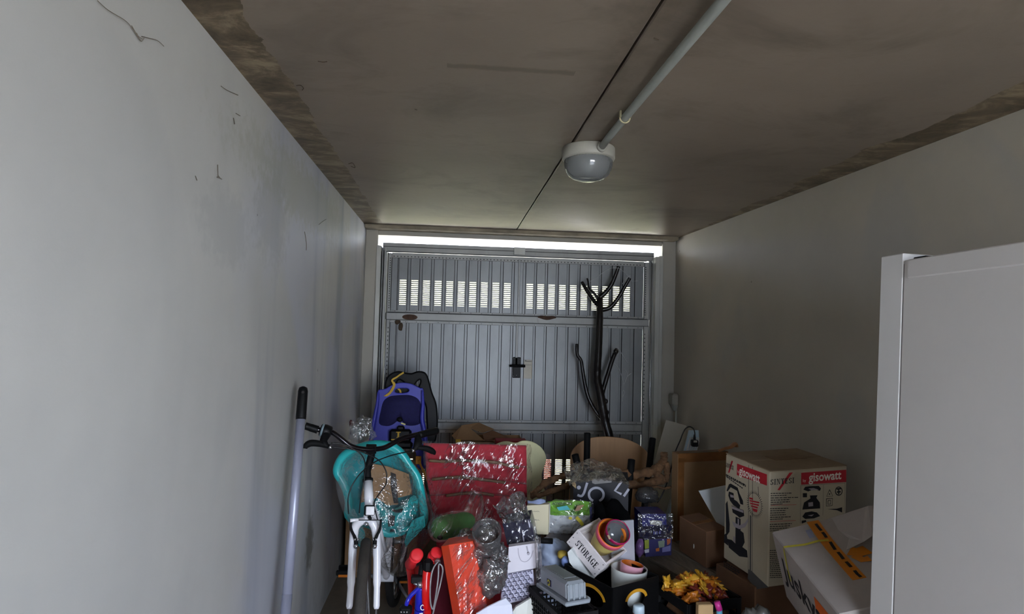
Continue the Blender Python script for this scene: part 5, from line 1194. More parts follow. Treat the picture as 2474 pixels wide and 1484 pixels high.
# ------------------------------------------------------------------ black carton with handle holes, and what it holds
M_kbox = mat('black_card', '#070708', .5, var=.1, spec=.25); M_yrim = mat('yellow_print_rim', '#c98f1c', .6)
kx = Cub([.665, 2.457, 0, .259, .295, .595, -.0, .0, .492]); 
kb = root('black_box', 'open black cardboard box with yellow-rimmed handle holes, full of pots', 'box', (kx.pt(.5, .5, 0)))
KM = kx.M; t_ = .005; dx_, dy_, dz_ = kx.d
def kwall(name, o, xd, yd, wd, hole):
    M = frame(o, xd, yd)
    pts = [[(0, 0), (wd, 0), (wd, dz_), (0, dz_)]]
    if hole: cx, cy, rx, ry = hole; pts.append([(cx + rx * math.cos(a), cy + ry * math.sin(a)) for a in [k * math.pi / 12 for k in range(24)]])
    return cut(name, pts, M, M_kbox, kb, t_), M
w1, M1 = kwall('front_wall', kx.pt(0, 0, 0), kx.ex(), kx.ez(), dx_, (dx_ * .50, dz_ - .072, .050, .032))
w2, M2 = kwall('side_wall', kx.pt(0, 1, 0), -kx.ey(), kx.ez(), dy_, (dy_ * .60, dz_ - .075, .068, .036))
kwall('back_wall', kx.pt(0, 1, 0), kx.ex(), kx.ez(), dx_, None); kwall('side_wall', kx.pt(1, 0, 0), kx.ey(), kx.ez(), dy_, None)
g = G(); g.box((dx_ / 2, dy_ / 2, .004), (dx_, dy_, .008), KM); g.build('bottom', M_kbox, kb)
for wl_, M, (cx, cy, rx, ry) in ((w1, M1, (dx_ * .50, dz_ - .072, .050, .032)), (w2, M2, (dy_ * .60, dz_ - .075, .068, .036))):
    g = G(); pts = [M @ V((cx + (rx + .006) * math.cos(a), cy + (ry + .006) * math.sin(a), .003)) for a in [.12 + k * (math.pi - .24) / 20 for k in range(21)]]
    ribbon(g, pts, .013, M.to_3x3() @ V((0, 0, 1))); solid(g.build('handle_rim', M_yrim, wl_), .001, 0)
# white bowl and pink pot inside
M_bowl = mat('white_glazed_bowl', '#d9dcd6', .3, var=.02); M_pink = mat('pink_pot', '#d79fae', .2, var=.04, coat=.4); M_porg = mat('orange_pot_inside', '#d9711f', .5)
def pot(g, M, prof, th, mi0=0, mi1=1, n=40):
    g.lathe(prof, M, n, mi0); g.lathe([(r - th, z + (0 if k else th)) for k, (r, z) in enumerate(prof)][::-1], M, n, mi1); g.lathe([(prof[-1][0], prof[-1][1]), (prof[-1][0] - th, prof[-1][1])], M, n, mi0)
wbw = kx.pt(.56, .40, 0) ; zb = P(1520, 1388, 2.56).z
cB = P(1514, 1398, 2.66); cB.z = 0
bw = root('white_bowl', 'large white bowl inside the black box, the pink pot in it', 'bowl', (cB.x, cB.y, .38))
g = G(); BM_ = Matrix.Translation((cB.x, cB.y, .385)) @ Matrix.Rotation(.05, 4, 'Y'); pot(g, BM_, [(.0, 0), (.045, .0), (.055, .03), (.066, .09), (.074, .16), (.078, .215)], .005, 0, 0); g.build('bowl', M_bowl, bw, True)
cPk = P(1519, 1376, 2.67)
pp = root('pink_pot', 'small pink flower pot with orange inside, standing in the white bowl', 'pot', (cPk.x, cPk.y, cPk.z - .06))
g = G(); PM_ = Matrix.Translation((cPk.x, cPk.y, cPk.z - .075)) @ Matrix.Rotation(.16, 4, 'Y') @ Matrix.Rotation(-.02, 4, 'X'); pot(g, PM_, [(0, 0), (.038, 0), (.046, .045), (.050, .092), (.0505, .10)], .004, 0, 1); g.build('pot', [M_pink, M_porg], pp, True)

# storage crate
st = Cub([.53, 2.75, .679, .187, .192, .092, .051, .696, -.71])
sc_ = root('storage_crate', 'small white wooden crate lettered STORAGE tipped up on the black box', 'crate', st.base())
M_sw = mat('white_washed_wood', '#dcd4d3', .7, var=.06, scale=14, stretch=(1, 1, 6)); SX, SY, SZ = st.d
def sb(name, c, s, b=.002, m_=M_sw): g = G(); g.box(c, s, st.M, b); return g.build(name, m_, sc_)
fp = sb('front_panel', (SX / 2, .004, SZ / 2), (SX, .009, SZ)); sb('back_panel', (SX / 2, SY - .004, SZ / 2), (SX, .009, SZ)); sb('bottom_panel', (SX / 2, SY / 2, .004), (SX - .004, SY - .02, .007))
for x in (.006, SX - .006):
    sb('side_slat', (x, SY / 2, .022), (.010, SY - .018, .036)); sb('side_slat', (x, SY / 2, SZ - .013), (.010, SY - .018, .026))
g = G()
for x in (.010, SX - .010):
    for z in (.015, SZ - .015, SZ * .5): g.cyl(st.M @ V((x, -.0008, z)), st.M @ V((x, .002, z)), .0022, 8)
o = g.build('nail_heads', M_ink2, fp); o['kind'] = 'stuff'
h_ = SZ * .36; ln = slen('STORAGE') * h_; LMx = st.M @ frame((SX * .53 - ln / 2 * .64, -.0008, SZ * .32), (1, 0, 0), (0, 0, 1)); stencil('STORAGE', LMx, h_, M_ink2, fp, .64)
# pots nested in the crate: axis along the crate's opening
M_yp = mat('pale_yellow_pot', '#e0cf7c', .45, var=.03); M_pr = mat('pink_orange_rim', '#d5556d', .35); M_or = mat('orange_inner', '#e07a22', .5); M_mg = mat('magenta_glass', '#a01550', .2)
axp = (st.ez() * .80 + (CAM - st.pt(.5, .5, 1)).normalized() * .55).normalized()
cR = P(1479, 1288, 2.70); pM = frame(cR - axp * .13, axp.cross(V((0, 0, 1))).cross(axp) if False else axp.orthogonal(), axp.cross(axp.orthogonal()))
yp = root('yellow_pot', 'pale yellow pot with a pink rim lying in the lettered white crate', 'pot', cR - axp * .13)
g = G(); pot(g, pM, [(0, 0), (.048, 0), (.056, .05), (.063, .105)], .003, 0, 1); g.build('pot', [M_yp, M_or], yp, True)
g = G(); g.lathe([(.064, .100), (.068, .104), (.070, .126), (.068, .130), (.064, .130), (.062, .105)], pM, 40); g.build('rim', M_pr, yp, True)
g = G(); g.lathe([(.0625, .118), (.0662, .132), (.0625, .133), (.058, .12)], pM, 40); g.build('rim_lining', M_or, yp, True)
gM = frame(pM.translation + axp * .055 + st.ex() * .006 + V((.012, 0, .0)), pM.to_3x3() @ V((1, 0, 0)), pM.to_3x3() @ V((0, 1, 0)))
gw = root('glass_bowl', 'smoky glass bowl with a magenta rim nested in the yellow pot', 'bowl', gM.translation)
g = G(); g.lathe([(0, .01), (.030, .011), (.043, .03), (.050, .07), (.0525, .098)], gM, 40); g.build('glass', mat('smoky_glass', '#6b6e70', .12, spec=.8), gw, True)
g = G(); g.lathe([(.050, .080), (.0555, .086), (.056, .102), (.053, .104), (.0515, .10)], gM, 40); g.build('rim', M_mg, gw, True)
g = G(); g.tube([gM @ V((-.02, -.03, .05)), gM @ V((.03, -.035, .085)), gM @ V((.062, -.02, .112))], [.004, .005, .005], 8); o = g.build('paint_brush', mat('pale_brush', '#b9a78a', .5), None, True); tag(o, 'small pale brush lying in the smoky glass bowl', 'brush')
# polystyrene block, grey panel and orange ball behind
g = G(); pslab(g, [(1371, 1335), (1379, 1327), (1425, 1390), (1432, 1402), (1400, 1390), (1376, 1360)], [2.70] * 6, V((.06, .10, .0))); o = g.build('polystyrene_block', mat('white_foam', '#cfd2d0', .9, var=.06, scale=40, bump=.4, bscale=90)); tag(o, 'white foam block under the lettered white crate', 'foam')
gpn = root('grey_panel', 'pale grey board standing upright in the black box behind the pots', 'board', P(1505, 1360, 2.72))
g = G(); pslab(g, [(1476, 1262), (1531, 1257), (1534, 1355), (1478, 1360)], [2.86, 2.84, 2.72, 2.74], V((.0, .012, 0))); g.build('board', mat('pale_grey_board', '#b5b6c0', .5, var=.03), gpn)
g = G(); g.blob(P(1500, 1281, 2.80), (.032, .022, .040), .08, 8, 20, 14, 2); o = g.build('orange_gourd', mat('orange_yellow_gourd', '#d99a35', .5, var=.2, scale=20), None, True); tag(o, 'orange and yellow round ornament behind the glass bowl', 'ornament')

# ------------------------------------------------------------------ grey toolbox on a black mesh crate, bottle, small tube, clothes bag
M_tool = mat('grey_plastic', '#8f959b', .38, var=.04, bump=.05); tl_ = Cub([.451, 2.3, .611, .085, .239, .068, -.09, -.014, .302])
tbx = root('toolbox', 'grey plastic tool case with ribbed end on the black mesh crate', 'toolbox', tl_.base()); TX, TY, TZ = tl_.d
def tb_(name, c, s, b=.004, m_=M_tool, par=tbx): g = G(); g.box(c, s, tl_.M, b); return g.build(name, m_, par)
lid = tb_('lid', (TX / 2, TY / 2, TZ / 2), (TX - .004, TY - .004, TZ), .010); tb_('flange', (TX / 2, TY / 2, -.006), (TX + .020, TY + .02, .016), .004)
tb_('top_recess', (TX / 2, TY * .55, TZ), (TX * .62, TY * .7, .004), .002)
for x in (.10, .36, .64, .90): tb_('rib', (TX * x, .001, TZ * .46), (.009, .008, TZ * .86), .003)
tb_('latch', (TX * 1.0 + .012, .03, -.012), (.03, .03, .02), .006)
stq = tb_('sticker', (.0012, TY * .62, TZ * .42), (.002, .034, .024), 0, M_navyp)
g = G(); ribbon(g, [tl_.M @ V((.0, TY * .62 + .009 * math.cos(a), TZ * .42 + .009 * math.sin(a))) for a in [k * .4 for k in range(15)]], .006, -tl_.ex(), 0, .0012); g.build('sticker_mark', mat('yellow_print_mark', '#c9c02a', .5), stq)
g = G()
for k in range(12): q = tl_.M @ V((TX * .16, TY * (.1 + .07 * k), TZ + .0022)); g.blob(q, (.0018, .0018, .0012), 0, 1, 8, 5)
o = g.build('studs', M_alub, lid); o['kind'] = 'stuff'
mc = root('mesh_crate', 'black plastic mesh crate carrying the grey tool case', 'crate', (.455, 2.40, 0))
MM = Matrix.Translation((tl_.pt(.5, .5, 0).x - .0, tl_.pt(.5, .5, 0).y + .0, 0)) @ Matrix.Rotation(.302, 4, 'Z'); zt = .575
WX, WY = .145, .27
for (x, y, sx_, sy_) in ((0, -WY / 2, WX, .008), (0, WY / 2, WX, .008), (-WX / 2, 0, .008, WY), (WX / 2, 0, .008, WY)):
    g = G(); n_ = int(max(sx_, sy_) / .018)
    for k in range(n_ + 1):
        o_ = -max(sx_, sy_) / 2 + max(sx_, sy_) * k / n_; g.box((x + (o_ if sx_ > sy_ else 0), y + (o_ if sy_ > sx_ else 0), zt / 2), (.005, .005, zt), MM)
    for k in range(31): g.box((x, y, .003 + (zt - .006) * k / 30), (sx_, sy_, .005), MM)
    g.box((x, y, zt - .010), (sx_ + .008, sy_ + .008, .02), MM); o = g.build('mesh_side', M_blackm, mc); o['kind'] = 'stuff'
g = G(); g.box((0, 0, .005), (WX, WY, .008), MM); g.build('bottom', M_blackm, mc)
bo_ = root('water_bottle', 'tall clear bottle with a pale blue cap before the black box', 'bottle', (P(1543, 1470, 2.36).x, 2.36, 0)); q = P(1543, 1470, 2.36)
BT = Matrix.Translation((q.x, q.y, 0)); zc2 = q.z
g = G(); g.lathe([(0, zc2 + .014), (.018, zc2 + .014), (.0215, zc2 + .010), (.0225, zc2 - .016), (.020, zc2 - .018), (0, zc2 - .018)], BT, 28); g.build('cap', mat('pale_blue_cap', '#aebfc9', .4), bo_, True)
g = G(); g.lathe([(.019, zc2 - .018), (.019, zc2 - .035), (.022, zc2 - .04), (.03, zc2 - .08), (.06, zc2 - .16), (.064, zc2 - .2), (.064, .02), (.055, .004), (0, .003)], BT, 28); g.build('bottle_body', glass('bottle_plastic', '#b9c6e0', .22), bo_, True)
g = G(); g.lathe([(.0205, zc2 - .019), (.0205, zc2 - .028)], BT, 24); solid(g.build('seal_ring', mat('red_seal', '#a8342c', .5), bo_, True), .001)
g = G(); g.tube([P(1296, 1306, 2.80), P(1335, 1308, 2.80)], .0125, 14); o = g.build('black_tube', M_blackm, None, True); tag(o, 'short black tube lying below the cream notebook', 'tube')
cl = root('clothes_bag', 'pale blue bag of clothes between the patterned box and the white crate', 'bag', (P(1335, 1340, 2.72).x, 2.78, 0)); zs = P(1335, 1312, 2.86).z
g = G(); g.blob((P(1336, 1340, 2.86).x, 2.90, zs - .07), (.085, .08, .075), .30, 14, 36, 26, 12, ridge=True, flat_bottom=.003); g.build('sack', mat('pale_blue_bag', '#a9b6cf', .5, bump=.5, bscale=20), cl, True)
g = G(); g.blob((P(1336, 1340, 2.86).x, 2.90, zs * .42), (.08, .075, zs * .43), .06, 9, 24, 16, 5, flat_bottom=.003); g.build('sack_base', mat('pale_blue_bag_base', '#9fabc4', .5), cl, True)
g = G(); g.blob(P(1358, 1340, 2.78), (.022, .02, .016), .3, 25, 16, 10, 4); g.build('yellow_cloth', mat('ochre_cloth', '#b79b3c', .8), cl, True)
g = G(); g.blob(P(1364, 1355, 2.76), (.018, .016, .022), .3, 25, 16, 10, 9); g.build('blue_cloth', mat('light_blue_cloth', '#8ea3dc', .8), cl, True)

# ------------------------------------------------------------------ black fruit crate with orange wrappers, post, bits
fc = root('fruit_crate', 'black plastic fruit crate holding crumpled orange wrappers', 'crate', (1.0, 2.52, 0)); FMx = Matrix.Translation((1.045, 2.53, 0)) @ Matrix.Rotation(.25, 4, 'Z'); WX, WY, zt = .25, .22, .555
for (x, y, sx_, sy_) in ((0, -WY / 2, WX, .008), (0, WY / 2, WX, .008), (-WX / 2, 0, .008, WY), (WX / 2, 0, .008, WY)):
    g = G()
    for k in range(8): g.box((x, y, .03 + k * .072), (sx_, sy_, .042), FMx, .001)
    for e in (-1, 1): g.box((x + (sx_ / 2 - .01) * e * (sx_ > sy_), y + (sy_ / 2 - .01) * e * (sy_ > sx_), zt / 2), (.02 if sx_ > sy_ else .010, .02 if sy_ > sx_ else .010, zt), FMx, .001)
    g.build('slatted_side', M_blackm, fc)
g = G(); g.box((0, 0, .005), (WX, WY, .008), FMx); g.build('bottom', M_blackm, fc)
wr_cols = [mat('orange_wrapper', c_, .35, var=.25, scale=40) for c_ in ('#c9761c', '#d09a2c', '#b5501c', '#c4a79c', '#7a2c20')]
rnd = random.Random(11)
def wrapper(k, x, y, z, s_):
    g = G(); g.blob((0, 0, 0), (.036 * s_, .030 * s_, .016 * s_), .85, 38, 22, 14, k, ridge=True, M=Euler((rnd.uniform(-1, 1), rnd.uniform(-1, 1), rnd.uniform(0, 6))).to_matrix().to_4x4())
    g.v = [FMx @ V((x, y, z)) + p for p in g.v]; return g
WL = [('orange', 0), ('amber', 1), ('dark orange', 2), ('pinkish', 3), ('dark red', 4)]
for k in range(30):
    ci = rnd.choice((0, 0, 1, 1, 2, 3, 0, 4)); x, y = rnd.uniform(-.105, .105), rnd.uniform(-.085, .085); z = .535 + .055 * (1 - (abs(x) / .13) ** 2) * (1 - (abs(y) / .1) ** 2) + rnd.uniform(-.02, .02)
    o = wrapper(k * 3 + 1, x, y, z, rnd.uniform(.8, 1.25)).build('wrapper', wr_cols[ci], None, True)
    where = ('front', 'middle', 'back')[0 if y < -.03 else 1 if y < .03 else 2] + ' ' + ('left', 'centre', 'right')[0 if x < -.04 else 1 if x < .04 else 2]
    tag(o, '%s crumpled foil wrapper in the black fruit crate, %s of the heap' % (WL[ci][0], where), 'wrapper', 'crumpled wrappers in the black crate')
g = G(); g.box((0, 0, .26), (.22, .18, .5), FMx, .03); o = g.build('filling_sack', mat('brown_paper_fill', '#6a4a30', .8, var=.3, scale=30, bump=.5)); tag(o, 'brown paper filling beneath the orange wrappers in the black crate', 'paper')
q = P(1706, 1462, 2.30); g = G(); g.box((q.x, 2.315, q.z / 2), (.058, .03, q.z), b=.003); o = g.build('cardboard_post', M_cardp); tag(o, 'upright pale cardboard strip before the orange wrappers', 'cardboard')
tb2 = root('toy_tube', 'small pink and blue tube beside the upright cardboard strip', 'tube', (P(1738, 1470, 2.28).x, 2.30, 0)); q = P(1735, 1457, 2.28)
g = G(); g.tube([(q.x + .012, 2.29, 0), (q.x + .01, 2.29, q.z - .03)], .011, 12); g.build('blue_part', mat('sky_blue_plastic', '#6fb3cf', .4), tb2, True)
g = G(); g.tube([(q.x + .01, 2.29, q.z - .03), (q.x, 2.29, q.z)], .012, 12); g.build('pink_part', mat('hot_pink_plastic', '#c9308c', .4), tb2, True)

# ------------------------------------------------------------------ centre front: green roll, film, navy packet, printed boxes, orange pack, papers
gr = root('green_roll', 'green rolled mat lying in clear plastic before the red lounger', 'mat', P(1098, 1300, 3.05))
ga, gb2 = P(1062, 1278, 2.98), P(1140, 1256, 3.12)
pts = [ga.lerp(gb2, t) for t in (-.16, -.10, 0, .2, .4, .55, .7, .9, 1.05)]
g = G(); g.tube(pts, [.015, .040, .054, .058, .052, .046, .050, .042, .02], 24); rl_ = g.build('roll', mat('green_mat', '#62a058', .85, var=.12, scale=18, bump=.25, bscale=120), gr, True); subsurf(rl_, 1)
g = G(); q = P(1062, 1300, 2.935); g.blob(q, (.014, .006, .010), .2, 30, 12, 8); g.build('roll_hole', M_dark, gr, True)
gd = P(1150, 1215, 3.2)
g = G(); g.tube([ga.lerp(gb2, t) for t in (-.22, -.15, 0, .4, .8)] + [gb2.lerp(gd, .5), gd, P(1152, 1192, 3.2)], [.02, .05, .064, .066, .056, .05, .045, .03], 26); o = g.build('clear_sleeve', M_films, gr, True)
# support: a clear sack of soft things under the roll
so2 = root('soft_sack', 'wine red cloth bundle standing below the green roll', 'cloth', (P(1095, 1300, 3.08).x, 3.1, 0)); zs = P(1098, 1300, 3.06).z - .02
g = G(); g.blob((P(1098, 1300, 3.1).x, 3.12, zs * .5), (.11, .09, zs * .51), .08, 8, 30, 22, 21, flat_bottom=.003); g.build('bundle', M_wine, so2, True)

# clear film roll
fb2 = root('film_ball', 'crumpled clear plastic film roll on top of the orange pack', 'film', P(1172, 1400, 2.62))
cF = P(1175, 1322, 2.60)
for k, (c_, r_, am) in enumerate(((P(1172, 1320, 2.60), (.070, .055, .095), .30), (P(1205, 1350, 2.62), (.055, .05, .07), .40), (P(1128, 1300, 2.66), (.04, .04, .04), .4), (P(1190, 1395, 2.55), (.06, .05, .075), .35))):
    g = G(); g.blob(c_, r_, am, 15, 44, 30, 3 + k, ridge=True); g.build('film_lump', M_filmb, fb2, True)
g = G(); FM2 = frame(P(1176, 1283, 2.54), (1, -.15, 0), (0, .75, .66)); g.lathe([(.050, -.10), (.058, -.05), (.060, 0), (.055, .004), (.050, -.005), (.046, -.04), (0, -.05)], FM2 @ Matrix.Rotation(0, 4, 'X'), 30); g.build('film_tube', M_filmb, fb2, True)

# navy packet, in a smoky bag with a puffed top
nv = root('navy_packet', 'navy blue wrapped packet in a smoky bag above the white photo box', 'packet', P(1252, 1310, 2.72))
g = G(); pslab(g, [(1214, 1266), (1250, 1258), (1281, 1254), (1287, 1275), (1293, 1308), (1226, 1318)], [2.76, 2.72, 2.70, 2.69, 2.66, 2.70], V((.02, .10, .01))); g.build('packet', mat('navy_gloss_film', '#1a1838', .18, var=.1, bump=.3, bscale=14), nv)
g = G()
for pts in ([(1256, 1272), (1254, 1280), (1256, 1288)], [(1263, 1294), (1265, 1302), (1266, 1309)], [(1276, 1258), (1279, 1268), (1280, 1275)]): ribbon(g, [P(x, y, 2.665) for x, y in pts], [.003, .006, .004], (0, -1, .2))
o = g.build('painted_glints', mat('glint_strip', '#b9b9c9', .15), nv); solid(o, .0006)  # glints on the packet, painted as pale solid strips
def bagtop(u, v):
    l = V((1190 + 26 * v, 1222 + 42 * v)); r_ = V((1262 + 20 * v, 1192 + 60 * v)); q = l.lerp(r_, u)
    q.y -= 16 * math.sin(math.pi * u) * (1 - v); q.x += 10 * math.sin(math.pi * u) * (1 - v)
    return P(q.x, q.y, 2.72) + V((0, .02 - .09 * math.sin(math.pi * u) * math.sin(math.pi * (.2 + .6 * v)) + .03 * noise.noise(V((u * 7, v * 6, 2))), .02 * noise.noise(V((u * 6, v * 5, 9)))))
g = G(); g.sheet(bagtop, 40, 26); g.build('bag_top', M_filmg, nv, True)
g = G(); g.blob(P(1252, 1208, 2.74), (.036, .03, .036), .35, 20, 26, 18, 6, ridge=True); g.build('bag_puff', M_filmc, nv, True)
g = G(); g.sheet(lambda u, v: P(1205 + 92 * u + 4 * v, 1254 + 66 * v + 8 * (1 - u), 2.64) + V((0, .012 * noise.noise(V((u * 8, v * 4, 4))) + .07 * (1 - u) ** 2 * .4, 0)), 26, 18); g.build('bag_front', M_filmt, nv, True)
hs = root('bag_handle', 'black strap hanging behind the navy packet beside the notebook', 'strap', P(1297, 1300, 2.80))
g = G(); g.tube(cr([P(1284, 1262, 2.80), P(1287, 1278, 2.80), P(1294, 1292, 2.79), P(1302, 1299, 2.79)], 5), [.007] * 16, 10); g.blob(P(1301, 1298, 2.79), (.012, .01, .009), .1, 20, 10, 8); g.build('strap', M_blackm, hs, True)

# white photo box and patterned box, standing on a plain white box
M_lil = mat('lilac_white_card', '#d5d0d8', .55, var=.03)
def obox(name, label, cat, pix, Y, dv, m_):
    r = root(name, label, cat, V(P(*pix[0], Y[0])) ); g = G(); pslab(g, pix, Y, dv); r['_w'] = r['_w']; o = g.build('body', m_, r); return r
ph = obox('photo_box', 'white box with a faint grey picture, on the patterned box', 'box', [(1229, 1322), (1299, 1312), (1300, 1372), (1226, 1386)], [2.58] * 4, V((.003, .028, .001)), M_lil)
M_gp = mat('faint_grey_print', '#a39ea8', .6)
def ph_(x, y): return P(1030 + x / 5.62, 1220 + y / 5.62, 2.5795)
g = G(); ribbon(g, [ph_(x, y) for x, y in cr([(1245, 590), (1255, 680), (1290, 760), (1360, 770), (1420, 710), (1450, 620)], 4)], [.003] * 21, (0, -1, 0)); ribbon(g, [ph_(x, y) for x, y in cr([(1360, 560), (1375, 620), (1385, 660)], 4)], .006, (0, -1, 0))
g.add([ph_(1385 + 22 * math.cos(t), 660 + 26 * math.sin(t)) for t in [k * .5236 for k in range(12)]], [tuple(range(12))]); o = g.build('picture', M_gp, ph); o['kind'] = 'stuff'
pat = obox('patterned_box', 'white box printed with rows of blue-black half circles below the photo box', 'box', [(1217, 1388), (1288, 1377), (1293, 1437), (1276, 1449), (1208, 1462)], [2.585, 2.585, 2.575, 2.57, 2.575], V((.012, .12, .003)), mat('lilac_print_card', '#cfcbe0', .5, var=.02))
def pp_(u, v):
    a = V((1217, 1388)).lerp(V((1206, 1462)), v); b = V((1288, 1377)).lerp(V((1295, 1446)), v); q = a.lerp(b, u); return P(q.x, q.y, 2.5685 + .004 * (1 - v))
g = G(); M_pi = mat('blue_black_ink', '#23213f', .6)
for r_ in range(7):
    for c_ in range(6):
        u0 = (c_ + .08 + (.5 if r_ % 2 else 0)) / 6.2; v0 = (r_ + .2) / 7.3; du, dv_ = .092, .060
        if u0 + du > .99: continue
        ribbon(g, [pp_(u0 + du / 2 - du * .45 * math.cos(t), v0 + .016 + dv_ * math.sin(t)) for t in [k * math.pi / 6 for k in range(7)]], .0014, (0, -1, 0))
        ribbon(g, [pp_(u0 - .012, v0 + .004), pp_(u0 + du + .02, v0 - .004)], .0034, (0, -1, 0))
        ribbon(g, [pp_(u0 + du * 1.3, v0 + .015), pp_(u0 + du * 1.3, v0 + .085)], .0024, (0, -1, 0))
        ribbon(g, [pp_(u0 + du * 1.05, v0 + .092), pp_(u0 + du * 1.6, v0 + .086)], .0022, (0, -1, 0))
o = g.build('pattern_print', M_pi, pat); o['kind'] = 'stuff'
a = P(1217, 1455, 2.60); b = P(1292, 1445, 2.60); g = G(); zt = min(a.z, b.z) - .012; g.box(((a.x + b.x) / 2 + .012, 2.65, zt / 2), (b.x - a.x, .10, zt), b=.003); bsx = root('plain_box', 'plain white box standing under the patterned box', 'box', ((a.x + b.x) / 2, 2.65, 0)); g.build('body', M_lil, bsx)
o_ = root('paper_sheet', 'folded white paper sheet leaning at the bottom before the patterned box', 'paper', P(1200, 1484, 2.46)); g = G()
pslab(g, [(1150, 1484), (1180, 1466), (1222, 1446), (1236, 1462), (1240, 1484), (1250, 1700), (1120, 1700)], [2.46, 2.48, 2.50, 2.49, 2.48, 2.42, 2.40], V((0, .006, .001))); g.build('sheet', mat('cool_white_paper', '#d9dae8', .6, var=.02), o_)
o_ = root('paper_sheet', 'cream paper folder leaning right of the folded white sheet', 'paper', P(1265, 1484, 2.46)); g = G()
pslab(g, [(1238, 1480), (1246, 1468), (1276, 1450), (1291, 1440), (1296, 1484), (1300, 1700), (1250, 1700)], [2.50, 2.51, 2.52, 2.52, 2.50, 2.44, 2.44], V((0, .012, .001))); g.build('folder', mat('cream_folder', '#d8d8cf', .6, var=.02), o_)
cs = root('clear_sleeve', 'clear plastic sleeve hanging at the right of the printed boxes', 'sleeve', P(1300, 1484, 2.55))
g = G(); g.sheet(lambda u, v: P(1290 + 16 * u + 6 * math.sin(v * 4), 1300 + 360 * v, 2.54) + V((0, .02 * math.sin(u * 3) + .01 * noise.noise(V((u * 3, v * 9, 4))), 0)), 8, 40); g.build('sleeve', M_filmg, cs, True)

# orange pack in streaky film
M_or1 = mat('orange_pack', '#e8481c', .4, var=.05); M_or2 = mat('red_orange_face', '#dd4424', .5, var=.08)
og = root('orange_pack', 'tall bright orange pack in creased clear film beside the red tricycle', 'pack', (P(1150, 1484, 2.58).x, 2.6, 0))
E1 = [P(1066, 1321, 2.54), P(1084, 1316, 2.50)]; 
def down(p, dx): return V((p.x + dx * p.z, p.y - .04 * p.z, .004))
A, B, C_ = P(1066, 1321, 2.55), P(1084, 1317, 2.50), P(1142, 1308, 2.56); sl = .205
A2, B2, C2 = down(A, sl), down(B, sl), down(C_, sl + .05)
bk3 = V((.03, .10, 0))
g = G(); g.add([A, B, B2, A2], [(3, 2, 1, 0)], 0); g.add([B, C_, C2, B2], [(3, 2, 1, 0)], 1)
g.add([A, B, C_, C_ + bk3, A + bk3], [(0, 1, 2, 3, 4)], 0); g.add([A, A + bk3, A2 + bk3, A2], [(0, 1, 2, 3)], 0); g.add([C_, C2, C2 + bk3, C_ + bk3], [(0, 1, 2, 3)], 1); g.add([A + bk3, C_ + bk3, C2 + bk3, A2 + bk3], [(0, 1, 2, 3)], 0); g.add([A2, B2, C2, C2 + bk3, A2 + bk3], [(4, 3, 2, 1, 0)], 0)
g.build('pack', [M_or1, M_or2], og)
def ofm(u, v):
    a = A.lerp(A2, v); c_ = C_.lerp(C2, v); m_ = B.lerp(B2, v); q = m_.lerp(c_, u)
    t = u * 3 + v * 6
    return q + V((0, -.010 - .012 * max(0, noise.noise(V((t * 2.2, u * 2 - v * 3, 1)))) - .004, 0))
g = G(); g.sheet(ofm, 44, 60); g.build('film_wrap', film('diagonal_film', '#fff6f2', .02, .06, 9, .9, (3.0, 1, .7), .55, rot=(0, .8, 0)), og, True)

# ------------------------------------------------------------------ red and blue tricycle
M_tr = mat('red_gloss_tube', '#e01818', .2, var=.03, coat=.4); M_grip = mat('red_soft_grip', '#e2242c', .6, var=.05); M_tb = mat('blue_gloss', '#2026b4', .25, var=.04, coat=.3)
ty = root('tricycle', 'small red and blue tricycle with red grips before the dark red bundle', 'tricycle', (P(1020, 1484, 2.62).x, 2.7, 0))
def ct(pts): return C3(pts, (940, 1300), 8.067)
def tp(x, y, Y): return P(*ct([(x, y)])[0], Y)
g = G(); g.tube(cr([tp(760, 560, 2.62), tp(740, 640, 2.61), tp(722, 800, 2.60), tp(715, 1050, 2.59), tp(720, 1300, 2.60), tp(745, 1484, 2.62), V((tp(760, 1484, 2.62).x, 2.66, .20))], 6), .0165, 18); g.build('main_tube', M_tr, ty, True)
for nm, a, b, fl in (('grip', tp(400, 540, 2.72), tp(545, 325, 2.56), 1), ('grip', tp(835, 420, 2.64), tp(930, 285, 2.60), -1)):
    d_ = (b - a).normalized(); L_ = (b - a).length
    g = G(); g.tube([a, a + d_ * L_ * .12, a + d_ * L_ * .5, b - d_ * .012], [.012, .024, .021, .020], 20); g.tube([b - d_ * .036, b - d_ * .030], [.026, .026], 24); g.tube([b - d_ * .008, b, b + d_ * .003], [.024, .0255, .020], 24); g.build(nm, M_grip, ty, True)
g = G(); g.tube([tp(480, 470, 2.66), tp(640, 500, 2.63), tp(760, 490, 2.62), tp(850, 430, 2.64)], .011, 12); g.build('handlebar', M_blackm, ty, True)
g = G(); g.box(tp(760, 540, 2.60), (.040, .03, .055), b=.012); g.build('bar_clamp', M_black, ty)
g = G(); g.tube([tp(655, 500, 2.63), tp(640, 620, 2.63), tp(625, 780, 2.62)], .014, 12); g.box(tp(570, 800, 2.61), (.058, .03, .030), b=.004); g.build('stem', M_black, ty)
g = G(); g.tube([tp(640, 905, 2.60), tp(560, 915, 2.60)], .014, 14); g.tube([tp(560, 915, 2.60), tp(485, 885, 2.60)], [.006, .005], 10); g.build('quick_release', M_alub, ty, True)
g = G(); g.tube(cr([tp(620, 960, 2.61), tp(600, 1150, 2.61), tp(585, 1350, 2.62), tp(575, 1484, 2.63), V((tp(560, 1484, 2.63).x, 2.66, .16))], 4), .0185, 16); bt = g.build('blue_tube', M_tb, ty, True)
